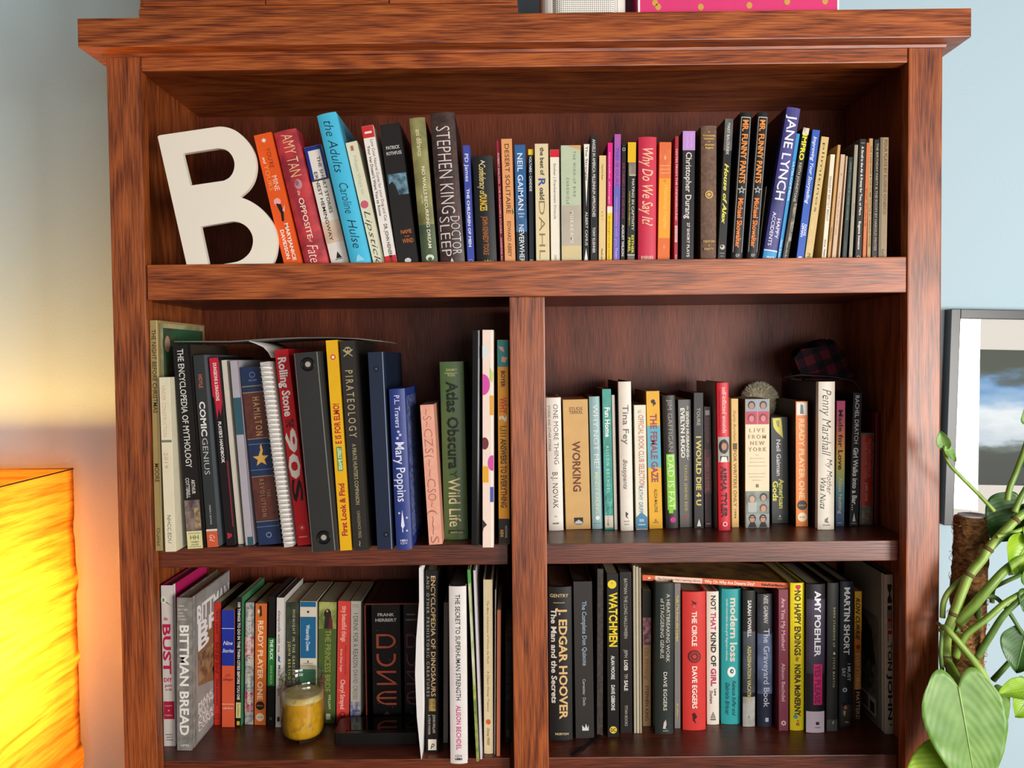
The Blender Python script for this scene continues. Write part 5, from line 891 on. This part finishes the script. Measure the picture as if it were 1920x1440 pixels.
# the book lying on the others
FLY = .125
p0 = atY(1204.5, 1089.5, FLY); p1 = atY(1480, 1105, FLY)
zA = max(p0.z, 0); ang = math.atan2(p0.z - p1.z, p1.x - p0.x); Lq = (p1 - p0).length
rt = thing('paperback_book', 'thin orange picture book lying flat across the tops of the lower shelf books', 'book', (p0.x, FLY, p0.z + .0012), (0, ang, 0), SHELF['lr'][1])
b = B(); om = paint('#cf5c34', .45, .06); tk = .0098
b.box(0, Lq, -.0004, .0012, 0, tk, om).box(0, Lq, .0012, .125, 0, .0009, om).box(0, Lq, .0012, .125, tk - .0009, tk, mottle('#8c6a2a', '#4a3018', 30, .5))
fl = [R(.30 / 1, .31, .0, .0, '#000000')]
def flat(els): marks(b, els, Lq, tk, False, lambda x, z, l: Vector((x, -.0004 - l, z)))
flat([R(.085, .405, .05, .95, '#e2c4b0'), E(.045, .5, .008, .008, '#e8d0c0'), H('The Cat in the Hat\'s Learning Library', .10, .395, .5, .016, '#5c3020'), H('Why Oh Why Are Deserts Dry?', .42, .76, .5, .021, '#f0d8c4', 'b'), H('Rabe/Ruiz/Mathieu', .81, .97, .5, .016, '#4b1f14', 'b')])
b.build('cover', rt, normals=False)
B().box(.001, Lq - .001, .0014, .1245, .001, tk - .001, pages_mat()).build('page_block', rt)

# ---------------------------------------------------------------- jar of yellow preserve
pf = atZ(566, 1398, Z3); rj = (atZ(605, 1385, Z3) - atZ(526, 1385, Z3)).x / 2 * 1.03
jc = Vector((atZ(566, 1385, Z3).x, pf.y + rj * .93, Z3 + .0004))
jh = atY(566, 1263, jc.y).z - jc.z
jar = thing('glass_jar', 'open glass jar of yellow preserve standing on the lower shelf', 'jar', jc)
m, nt, p, Nn, L = newmat('clear_glass'); nt.nodes.remove(p)
tr = Nn('ShaderNodeBsdfTransparent'); gl = Nn('ShaderNodeBsdfGlossy'); gl.inputs['Roughness'].default_value = .03; lw = Nn('ShaderNodeLayerWeight'); lw.inputs['Blend'].default_value = .5; pw = Nn('ShaderNodeMath'); pw.operation = 'POWER'; pw.inputs[1].default_value = 2.6; L(lw.outputs['Facing'], pw.inputs[0]); fz = Nn('ShaderNodeMath'); fz.operation = 'MULTIPLY_ADD'; fz.inputs[1].default_value = .7; fz.inputs[2].default_value = .06; L(pw.outputs[0], fz.inputs[0]); tn = Nn('ShaderNodeValToRGB'); tn.color_ramp.elements[0].position = .35; tn.color_ramp.elements[0].color = (.97, .985, .97, 1); tn.color_ramp.elements[1].position = .95; tn.color_ramp.elements[1].color = (.55, .56, .48, 1); L(lw.outputs['Facing'], tn.inputs[0]); L(tn.outputs[0], tr.inputs[0]); ms = Nn('ShaderNodeMixShader')
L(fz.outputs[0], ms.inputs[0]); L(tr.outputs[0], ms.inputs[1]); L(gl.outputs[0], ms.inputs[2]); L(ms.outputs[0], nt.nodes['Material Output'].inputs['Surface'])
GLASS = m
k = jh
prof = [(0, .004), (rj * .80, .004), (rj * .92, .010), (rj * .955, .02), (rj * .955, k * .78), (rj * .93, k * .86), (rj * .93, k * .99), (rj * .97, k), (rj * 1.01, k * .985), (rj * 1.00, k * .965), (rj * 1.03, k * .95), (rj * 1.0, k * .93), (rj * .985, k * .905), (rj * 1.03, k * .885), (rj * 1.035, k * .87), (rj * .99, k * .85), (rj * 1.0, k * .80), (rj, .03), (rj * .985, .012), (rj * .88, .0), (0, .0)]
jg = B().lathe(prof, GLASS, 56).build('glass', jar)
b = B(); fm = mottle('#cf8a0c', '#eab628', 160, .35, (1, 1, .5), .25, .8)
b.lathe([(0, .0055), (rj * .80, .0055), (rj * .915, .012), (rj * .945, .022), (rj * .945, k * .62)], fm, 56)
tm = mottle('#d9b96a', '#e6d4a0', 70, .4)
b.lathe([(rj * .945, k * .62), (rj * .944, k * .70), (rj * .8, k * .71), (rj * .4, k * .703), (0, k * .707)], tm, 56); b.build('preserve', jar)
b = B(); rnd = random.Random(4)
for q in range(13):
    a = rnd.uniform(-1.9, -.75); zc = rnd.uniform(.18, .72) * k; rr_ = rj * 1.0
    pts = [(rr_ * math.cos(a + d), rr_ * math.sin(a + d), zc + d * .05) for d in (-.05, 0, .05)]
    b.tube([pts[0], pts[1], pts[2]], [.0006, .0011, .0006], GLASS, 6)
sub(b.build('embossed_lettering'), jg)

# ---------------------------------------------------------------- pompom, plaid hat, cable
pc = atY(1424, 751, .266); pr = atY(1459, 751, .266).x - pc.x
b = B(); rnd = random.Random(2); pm = paint('#f6e8d0', .95, .18, 90, .1); i = b.mi(pm)
b.lathe([(pr * .84 * math.cos(a), pr * .84 * math.sin(a)) for a in (-math.pi / 2 + math.pi * j / 10 for j in range(11))], pm, 18)
for q in range(6500):
    d = Vector((rnd.gauss(0, 1), rnd.gauss(0, 1), rnd.gauss(0, 1))).normalized(); s_ = d.orthogonal().normalized(); s_.rotate(Matrix.Rotation(rnd.uniform(0, 6.28), 3, d))
    a0 = d * pr * .80; tip = d * pr * rnd.uniform(.90, 1.06) + s_ * pr * rnd.uniform(.0, .16); wd = pr * .016; s2 = d.cross(s_)
    md = (a0 + tip) / 2 + s_ * pr * .02
    v = [b.bm.verts.new(c) for c in (a0 - s2 * wd, a0 + s2 * wd, md + s2 * wd, md - s2 * wd, tip)]
    for f in (b.bm.faces.new((v[0], v[1], v[2], v[3])), b.bm.faces.new((v[3], v[2], v[4]))): f.material_index = i
o = b.build('pompom', None, normals=False); o.location = pc; o['label'] = 'fluffy cream pompom resting behind the widest cream paperback'; o['category'] = 'pompom'
o.location.z = pc.z

def plaid():
    m, nt, p, Nn, L = newmat('plaid_wool')
    tc = Nn('ShaderNodeTexCoord'); mp = Nn('ShaderNodeMapping'); mp.inputs['Rotation'].default_value = (0, .35, .3); mp.inputs['Scale'].default_value = (34, 34, 34); L(tc.outputs['Object'], mp.inputs[0])
    sp = Nn('ShaderNodeSeparateXYZ'); L(mp.outputs[0], sp.inputs[0]); fs = []
    for ax in 'XZ':
        f = Nn('ShaderNodeMath'); f.operation = 'FRACT'; L(sp.outputs[ax], f.inputs[0]); g = Nn('ShaderNodeMath'); g.operation = 'LESS_THAN'; g.inputs[1].default_value = .45; L(f.outputs[0], g.inputs[0]); fs.append(g)
    ad = Nn('ShaderNodeMath'); ad.operation = 'ADD'; L(fs[0].outputs[0], ad.inputs[0]); L(fs[1].outputs[0], ad.inputs[1])
    dv_ = Nn('ShaderNodeMath'); dv_.operation = 'DIVIDE'; dv_.inputs[1].default_value = 2; L(ad.outputs[0], dv_.inputs[0])
    cr = Nn('ShaderNodeValToRGB'); cr.color_ramp.interpolation = 'CONSTANT'; e = cr.color_ramp.elements; e[0].color = lin('#3a1016'); e[0].position = 0; e[1].position = .75; e[1].color = lin('#0b0a0d'); x = e.new(.3); x.color = lin('#1d0c12')
    L(dv_.outputs[0], cr.inputs[0]); L(cr.outputs[0], p.inputs['Base Color']); p.inputs['Roughness'].default_value = .95; p.inputs['Specular IOR Level'].default_value = .1; return m
PL = plaid(); HY = .215
hat = thing('winter_hat', 'dark red and black plaid hat slumped on top of the books below the shadowed corner', 'hat', atY(1540, 715, HY))
def hp(u, v, y): return atY(u, v, y) - hat.location
b = B(); i = b.mi(PL)                          # the crown: rings of a slumped bag
rows = [(709, 1488, 1604), (698, 1486, 1600), (680, 1483, 1588), (662, 1484, 1578), (650, 1500, 1572), (641, 1524, 1566), (637, 1540, 1556)]
rings = []
for v, u0, u1 in rows:
    a, c = hp(u0, v, HY), hp(u1, v, HY); cx, rx = (a.x + c.x) / 2, (c.x - a.x) / 2; ry = min(.05, rx * .8)
    rings.append([b.bm.verts.new((cx + rx * math.cos(t), ry * math.sin(t) * (1 + .12 * math.sin(3 * t + v)) , a.z + .002 * math.sin(5 * t))) for t in (2 * math.pi * j / 24 for j in range(24))])
for q in range(len(rings) - 1):
    for j in range(24):
        f = b.bm.faces.new((rings[q][j], rings[q][(j + 1) % 24], rings[q + 1][(j + 1) % 24], rings[q + 1][j])); f.material_index = i; f.smooth = True
for rg in (rings[0], rings[-1]): b.bm.faces.new(rg).material_index = i
b.build('crown', hat)
b = B()                                        # the turned-up flap with lighter lining
pts = [(1486, 672), (1500, 655), (1545, 648), (1556, 672), (1540, 696), (1500, 704)]
fl_ = [hp(u, v, HY - .044) for u, v in pts]
b.prism([(q.x, q.z) for q in fl_], -.052, -.044, PL, 'y'); b.build('ear_flap', hat)
b = B(); b.tube([hp(1470, 707, HY - .05), hp(1500, 703, HY - .053), hp(1560, 706, HY - .054), hp(1600, 714, HY - .05), hp(1619, 738, HY - .05), hp(1628, 765, HY - .05)], .0016, paint('#1c191b', .6), 6); b.build('strap', hat)

# ---------------------------------------------------------------- framed picture on the wall
pic_z = atY(1784, 579, WALL_Y - .025); PY = WALL_Y - .025
loc = Vector((pic_z.x, WALL_Y - .0255, pic_z.z)); sc_m = (1 / 1480) * (PY - CAM.y)
pic = thing('framed_picture', 'black framed picture with a white mat hanging beside the bookcase', 'picture', loc, (0, math.radians(1.65), 0))
FW, FH, fw = .56, (986 - 579) * sc_m, .0185
fm_ = paint('#2b2c2f', .32, .06, 50, .5)
for nm, (x0, x1, z0_, z1_) in (('frame_bar', (0, fw, -FH, 0)), ('frame_bar', (FW - fw, FW, -FH, 0)), ('frame_bar', (fw, FW - fw, -fw, 0)), ('frame_bar', (fw, FW - fw, -FH, -FH + fw))):
    B().box(x0, x1, 0, .0245, z0_, z1_, fm_, .0012).build(nm, pic)
mx0, mz1 = fw + .030, -(fw + .060); mz0 = -FH + fw + .062
B().box(fw - .002, mx0, .010, .013, -FH + fw - .002, -fw + .002, paint('#dcd8d0', .8, .02)).box(FW - mx0, FW - fw + .002, .010, .013, -FH + fw - .002, -fw + .002, paint('#dcd8d0', .8, .02)).box(mx0, FW - mx0, .010, .013, mz1, -fw + .002, paint('#dcd8d0', .8, .02)).box(mx0, FW - mx0, .010, .013, -FH + fw - .002, mz0, paint('#dcd8d0', .8, .02)).build('mat_board', pic)
m, nt, p, Nn, L = newmat('print_painted_reflection')
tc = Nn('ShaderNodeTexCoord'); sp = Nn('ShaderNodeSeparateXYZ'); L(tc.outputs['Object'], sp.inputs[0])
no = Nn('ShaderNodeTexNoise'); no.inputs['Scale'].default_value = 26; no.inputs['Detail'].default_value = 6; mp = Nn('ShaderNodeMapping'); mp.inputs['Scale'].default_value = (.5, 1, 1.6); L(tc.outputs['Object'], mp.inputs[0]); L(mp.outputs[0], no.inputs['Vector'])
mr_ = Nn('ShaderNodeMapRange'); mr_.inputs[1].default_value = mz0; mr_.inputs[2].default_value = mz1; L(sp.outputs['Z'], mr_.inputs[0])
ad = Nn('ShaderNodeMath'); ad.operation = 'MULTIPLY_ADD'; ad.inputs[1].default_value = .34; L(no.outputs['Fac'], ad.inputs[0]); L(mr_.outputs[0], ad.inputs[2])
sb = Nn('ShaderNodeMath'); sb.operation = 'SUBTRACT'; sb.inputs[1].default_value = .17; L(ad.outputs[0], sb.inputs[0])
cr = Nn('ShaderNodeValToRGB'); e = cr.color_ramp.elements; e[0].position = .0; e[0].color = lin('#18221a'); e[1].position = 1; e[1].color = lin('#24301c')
for v_, h_ in ((.24, '#223020'), (.30, '#5c6a66'), (.36, '#b9c9d6'), (.5, '#dfe8ee'), (.62, '#8fb4d6'), (.74, '#5f92c4'), (.80, '#3d5560'), (.86, '#26331f')): x = e.new(v_); x.color = lin(h_)  # pale blue middle is the window's reflection in the glass, painted into the print
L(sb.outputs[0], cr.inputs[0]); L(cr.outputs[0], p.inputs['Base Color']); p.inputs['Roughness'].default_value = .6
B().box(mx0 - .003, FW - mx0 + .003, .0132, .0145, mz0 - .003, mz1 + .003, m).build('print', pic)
m, nt, p, Nn, L = newmat('picture_glass'); nt.nodes.remove(p); out = nt.nodes['Material Output']
tr = Nn('ShaderNodeBsdfTransparent'); gl = Nn('ShaderNodeBsdfGlossy'); gl.inputs['Roughness'].default_value = .01; fz = Nn('ShaderNodeFresnel'); fz.inputs['IOR'].default_value = 1.5; ms = Nn('ShaderNodeMixShader')
L(fz.outputs[0], ms.inputs[0]); L(tr.outputs[0], ms.inputs[1]); L(gl.outputs[0], ms.inputs[2]); L(ms.outputs[0], out.inputs['Surface'])
B().box(fw - .001, FW - fw + .001, .0070, .0085, -FH + fw - .001, -fw + .001, m).build('glass', pic)
B().box(fw - .002, FW - fw + .002, .015, .020, -FH + fw - .002, -fw + .002, paint('#6b5a44', .8)).build('backing', pic)

# ---------------------------------------------------------------- climbing plant on a moss pole
PYp = -.005
ptop, pbot = atY(1823, 968, .02), atY(1800, 1440, -.085)
dirp = (pbot - ptop).normalized(); pend = ptop + dirp * ((ptop.z - .60) / -dirp.z)
plant = thing('climbing_plant', 'leafy green vine climbing a brown coir pole to the side of the bookcase', 'plant', (pend.x, pend.y, .36))
def pt(o): return at0(o, plant)
pot = pt(B().lathe([(0, .36), (.072, .36), (.076, .37), (.098, .58), (.106, .585), (.106, .612), (.098, .612), (.094, .59), (0, .59)], paint('#b8623c', .8, .12, 20, .2), 36, pend.x, pend.y).build('pot'))
pt(B().lathe([(0, .591), (.093, .591), (.09, .598), (.05, .602), (0, .604)], mottle('#2a1c12', '#4a3424', 80, .95), 28, pend.x, pend.y).build('soil')); sub(bpy.data.objects['soil'], pot)
b = B(); cm_ = mottle('#4a2c14', '#9a6a38', 120, .95, (1, 1, 2.2), .34, .66, 6); nseg = 60; rad = .0245
axis = [ptop + (pend - ptop) * (q / nseg) for q in range(nseg + 1)]
rnd = random.Random(9); i = b.mi(cm_); rings = []
for q, c in enumerate(axis): rings.append([b.bm.verts.new(c + Vector((math.cos(a), math.sin(a), 0)) * (rad * (1 + rnd.uniform(-.09, .09)))) for a in (2 * math.pi * j / 30 for j in range(30))])
for q in range(nseg):
    for j in range(30):
        f = b.bm.faces.new((rings[q][j], rings[q][(j + 1) % 30], rings[q + 1][(j + 1) % 30], rings[q + 1][j])); f.material_index = i; f.smooth = True
b.bm.faces.new(rings[0]).material_index = i
for q in range(520):                           # loose fibres
    t = rnd.random(); c = ptop + (pend - ptop) * t; a = rnd.uniform(0, 6.28); r_ = rad * 1.02
    P0 = c + Vector((math.cos(a), math.sin(a), 0)) * r_; a2 = a + rnd.uniform(-.7, .7); P1 = c + Vector((math.cos(a2), math.sin(a2), 0)) * (r_ + rnd.uniform(.0005, .004)) + Vector((0, 0, rnd.uniform(-.012, .012)))
    md = (P0 + P1) / 2 + Vector((math.cos(a), math.sin(a), 0)) * .003
    b.tube([P0, md, P1], .00035, paint(('#b98a52', '#7a4c24', '#d0a66c')[q % 3], .9, .1), 3)
mpole = pt(b.build('moss_pole'))
b = B(); b.tube([ptop + Vector((rad * math.cos(a) * 1.03, rad * math.sin(a) * 1.03, -.035 + .006 * math.cos(a))) for a in (2 * math.pi * j / 24 for j in range(24))], .0011, paint('#a8848c', .6), 5, True); sub(b.build('tie_wire'), mpole)
sub(B().lathe([(0, ptop.z + .0005), (rad * .86, ptop.z + .0005), (rad * .86, ptop.z + .003), (rad * .7, ptop.z + .003), (rad * .66, ptop.z + .001), (0, ptop.z + .001)], paint('#cfc6c0', .6), 20, ptop.x, ptop.y).build('pole_core'), mpole)
def smooth_path(P, n=6):
    out = []
    for k in range(len(P) - 1):
        a, c, d, e = P[max(k - 1, 0)], P[k], P[k + 1], P[min(k + 2, len(P) - 1)]
        for j in range(n):
            t = j / n; out.append(.5 * ((2 * c) + (-a + d) * t + (2 * a - 5 * c + 4 * d - e) * t * t + (-a + 3 * c - 3 * d + e) * t ** 3))
    return out + [P[-1]]
G1 = mottle('#6a8c30', '#98b450', 30, .42, (1, 1, .4)); G2 = mottle('#4a6a2c', '#6a8a40', 30, .45); NODE = paint('#6a5a34', .7, .2)
def stem(pts, r0, r1, mat=G1, nodes=()):
    Pp = smooth_path([atY(u, v, y) for u, v, y in pts]); n = len(Pp)
    b = B(); b.tube(Pp, [r0 + (r1 - r0) * q / (n - 1) for q in range(n)], mat, 9)
    for k_ in nodes:
        q = k_ * 6; q = min(max(q, 1), n - 2); t = (Pp[q + 1] - Pp[q - 1]).normalized(); rr_ = r0 + (r1 - r0) * q / (n - 1)
        b.tube([Pp[q] - t * .003, Pp[q], Pp[q] + t * .003], [rr_ * 1.02, rr_ * 1.18, rr_ * 1.02], NODE, 9)
    return pt(b.build('stem'))
FY = -.045
stem([(1800, 1296, -.116), (1788, 1262, -.075), (1775, 1235, FY), (1776, 1190, FY), (1789, 1152, FY), (1806, 1105, FY), (1818, 1078, FY), (1842, 1048, FY), (1853, 1030, FY), (1880, 1000, FY), (1904, 975, FY), (1922, 962, FY), (1960, 950, FY)], .0075, .0065, G1, (2, 4, 6, 8, 10))
stem([(1767, 1158, -.03), (1769, 1130, -.03), (1780, 1108, -.03), (1800, 1090, -.03), (1830, 1062, -.035), (1848, 1040, FY)], .0042, .0045, G1)
stem([(1798, 1168, -.05), (1830, 1130, -.06), (1860, 1095, -.065), (1888, 1066, -.06), (1925, 1040, -.05)], .008, .0055, G1)
stem([(1792, 1232, -.07), (1810, 1192, -.075), (1850, 1160, -.08), (1885, 1130, -.08), (1930, 1104, -.08)], .0055, .004, G1)
stem([(1832, 1232, -.06), (1858, 1190, -.07), (1885, 1150, -.08), (1935, 1105, -.085)], .0055, .004, G2)
stem([(1850, 1285, -.08), (1842, 1262, -.08), (1815, 1225, -.08), (1785, 1190, -.075), (1771, 1176, -.065), (1764, 1182, -.05)], .0062, .0038, G1)
stem([(1776, 1276, -.06), (1768, 1262, -.06), (1764, 1225, -.06), (1766, 1180, -.055), (1758, 1168, -.03)], .0032, .0028, G2)
stem([(1832, 1280, -.03), (1835, 1235, -.03), (1838, 1190, -.04), (1834, 1140, -.05), (1842, 1122, -.055), (1866, 1120, -.06), (1890, 1145, -.07), (1918, 1190, -.075)], .0048, .0028, G2)
stem([(1860, 1130, -.02), (1862, 1105, -.02), (1876, 1095, -.02), (1920, 1075, -.01)], .0038, .003, G1)
stem([(1822, 1225, -.035), (1815, 1200, -.035), (1790, 1178, -.04)], .0052, .005, G2)
stem([(1864, 958, -.05), (1838, 930, -.05), (1800, 892, -.05), (1780, 870, -.05), (1772, 850, -.05), (1772, 836, -.05)], .0030, .0024, G1)
stem([(1889, 938, -.04), (1893, 915, -.04), (1905, 885, -.04), (1918, 850, -.045), (1935, 800, -.05)], .0046, .0038, G1)
stem([(1902, 960, -.05), (1915, 930, -.05), (1940, 890, -.055)], .0048, .0036, G1)
stem([(1862, 1275, -.03), (1885, 1250, -.04), (1930, 1200, -.05)], .0046, .0036, G2)
stem([(1868, 1006, -.05), (1895, 1000, -.05), (1935, 985, -.05)], .0036, .003, G1)

def leafmat(h1, h2, name):
    m, nt, p, Nn, L = newmat(name); nt_ = nt
    tc = Nn('ShaderNodeTexCoord'); uv = tc.outputs['UV']; sp = Nn('ShaderNodeSeparateXYZ'); L(uv, sp.inputs[0])
    # side veins curving off the midrib
    ab = Nn('ShaderNodeMath'); ab.operation = 'ABSOLUTE'; L(sp.outputs['X'], ab.inputs[0])
    cm2 = Nn('ShaderNodeMath'); cm2.operation = 'MULTIPLY_ADD'; cm2.inputs[1].default_value = -1.0; L(ab.outputs[0], cm2.inputs[0]); L(sp.outputs['Y'], cm2.inputs[2])
    mu = Nn('ShaderNodeMath'); mu.operation = 'MULTIPLY'; mu.inputs[1].default_value = 62; L(cm2.outputs[0], mu.inputs[0])
    si = Nn('ShaderNodeMath'); si.operation = 'SINE'; L(mu.outputs[0], si.inputs[0])
    no = Nn('ShaderNodeTexNoise'); no.inputs['Scale'].default_value = 35; L(tc.outputs['Object'], no.inputs['Vector'])
    ad = Nn('ShaderNodeMath'); ad.operation = 'MULTIPLY_ADD'; ad.inputs[1].default_value = .03; L(si.outputs[0], ad.inputs[0]); L(no.outputs['Fac'], ad.inputs[2])
    cr = Nn('ShaderNodeValToRGB'); cr.color_ramp.elements[0].position = .3; cr.color_ramp.elements[1].position = .75; cr.color_ramp.elements[0].color = lin(h1); cr.color_ramp.elements[1].color = lin(h2); L(ad.outputs[0], cr.inputs[0])
    L(cr.outputs[0], p.inputs['Base Color']); p.inputs['Roughness'].default_value = .38
    bp = Nn('ShaderNodeBump'); bp.inputs['Strength'].default_value = .10; bp.inputs['Distance'].default_value = .001; L(si.outputs[0], bp.inputs['Height']); L(bp.outputs[0], p.inputs['Normal'])
    tr = Nn('ShaderNodeBsdfTranslucent'); L(cr.outputs[0], tr.inputs['Color']); ms = Nn('ShaderNodeMixShader'); ms.inputs[0].default_value = .22
    L(p.outputs[0], ms.inputs[1]); L(tr.outputs[0], ms.inputs[2]); L(ms.outputs[0], nt.nodes['Material Output'].inputs['Surface']); return m
LA = leafmat('#6a9a3c', '#93bb64', 'leaf_green'); LB = leafmat('#2f5a22', '#4c7a34', 'leaf_dark'); LC = leafmat('#7fae1e', '#b0d238', 'leaf_young'); RIB = paint('#a9c878', .5, .08)
def leaf(base, tip, width, nrm, mat, cup=.10, droop=.12, twist=0.0, curl=0.0):
    """heart-shaped blade from its notch (base) to its tip"""
    Pb, Pt = atY(*base), atY(*tip); ax = Pt - Pb; L_ = ax.length; ax.normalize(); nv = Vector(nrm); nv = (nv - ax * nv.dot(ax)).normalized(); sd = ax.cross(nv)
    b = B(); i = b.mi(mat); nu, nv_ = 24, 10
    def half(t):                                # half width along the blade, lobes reach behind the notch
        return max(0.0, (math.sin(math.pi * min(1, (t + .17) / 1.17) ** .70) ** .78)) * (1 - .12 * t)
    uv = b.bm.loops.layers.uv.new('UVMap'); uvs = {}
    def at(s_, t):
        hw = half(t) * width / 2; back = t * L_
        lobe = -.17 * L_ * math.sin(math.pi * min(1, abs(s_) * 1.05)) ** .8 * max(0, 1 - t / .42) if t < .42 else 0
        x = s_ * hw
        z = cup * width * (abs(s_) ** 1.5) * .6 - droop * L_ * t * t + curl * width * s_ * s_ * s_
        z += .006 * width * math.sin(t * 26 + abs(s_) * 5) * abs(s_) ** 2
        return Pb + ax * (back + lobe) + sd * (x + twist * t * s_ * .02) + nv * z
    g = []
    for k in range(nu + 1):
        t = k / nu; row = []
        for j in range(-nv_, nv_ + 1):
            v = b.bm.verts.new(at(j / nv_, t)); uvs[v] = (j / nv_ * .5, t); row.append(v)
        g.append(row)
    for k in range(nu):
        for j in range(2 * nv_):
            f = b.bm.faces.new((g[k][j], g[k][j + 1], g[k + 1][j + 1], g[k + 1][j])); f.material_index = i; f.smooth = True
            for lp in f.loops: lp[uv].uv = uvs[lp.vert]
    bmesh.ops.remove_doubles(b.bm, verts=b.bm.verts, dist=.0002)
    mid = [at(0, k / 16) + nv * .0004 for k in range(16)]
    b.tube(mid, [.0014 * (1 - .8 * k / 15) * min(1, width / .10) for k in range(16)], RIB, 5)
    o = b.build('leaf', None, normals=False); s2 = o.modifiers.new('blade', 'SOLIDIFY'); s2.thickness = .0004; return pt(o)
leaf((1797, 1288, -.118), (1838, 1505, -.150), .116, (-.2, -1, .3), LA, .05, .05)
leaf((1800, 1425, -.10), (1690, 1490, -.115), .085, (-.2, -.8, .6), LC, .06, .1)
leaf((1862, 1300, -.045), (1888, 1358, -.04), .05, (.2, -1, .2), LA, .08, .05)
leaf((1914, 946, -.02), (1862, 1016, -.01), .085, (-.2, -1, .25), LB, .04, .05)
leaf((1925, 1020, -.05), (1893, 1078, -.06), .06, (-.3, -1, .2), LC, .30, .1, 0, .2)
leaf((1922, 1190, -.075), (1906, 1262, -.08), .062, (-.5, -1, .1), LB, .2, .1)
leaf((1925, 1292, -.08), (1872, 1300, -.09), .035, (0, -.7, .7), LC, .3, .1)
leaf((1928, 1310, -.08), (1905, 1345, -.085), .04, (.1, -.8, .5), LC, .2, .1)
leaf((1924, 1275, -.05), (1925, 1330, -.05), .05, (.1, -1, .2), LA, .1, .1)
leaf((1772, 838, -.05), (1762, 808, -.045), .020, (-.5, -1, .1), LA, .3, .0)
leaf((1773, 842, -.05), (1790, 866, -.055), .020, (.5, -1, .1), LA, .3, .0)
for bs, tp, wd, nr, mt in (((1960, 950, FY), (2030, 985, -.06), .075, (-.2, -.9, .5), LA), ((1925, 1040, -.05), (1985, 1085, -.06), .07, (-.2, -.9, .5), LA), ((1930, 1104, -.08), (1990, 1160, -.09), .07, (-.1, -.9, .4), LB),
                       ((1935, 1105, -.085), (2010, 1090, -.10), .07, (-.1, -.8, .6), LA), ((1920, 1075, -.01), (1975, 1020, -.02), .06, (-.2, -1, .1), LB), ((1937, 796, -.05), (2010, 745, -.06), .065, (-.2, -1, -.1), LA),
                       ((1940, 890, -.055), (2010, 870, -.06), .07, (-.1, -.9, .5), LB), ((1930, 1200, -.05), (1985, 1240, -.06), .065, (-.2, -.9, .5), LA), ((1935, 985, -.05), (1990, 1030, -.06), .06, (-.2, -.9, .5), LC)):
    leaf(bs, tp, wd, nr, mt, .08, .10)
ps = thing('plant_stand', 'round wooden stool holding the plant pot', 'stand', (pend.x, pend.y, 0))
b = B().lathe([(0, .33), (.10, .33), (.104, .336), (.104, .354), (.10, .3595), (0, .3595)], WX, 40, pend.x, pend.y); at0(b.build('top'), ps)
for q in range(3):
    a = q * 2.094 + .5; at0(B().tube([(pend.x + .07 * math.cos(a), pend.y + .07 * math.sin(a), .33), (pend.x + .095 * math.cos(a), pend.y + .095 * math.sin(a), 0.001)], [.016, .012], WZ, 10).build('leg'), ps)
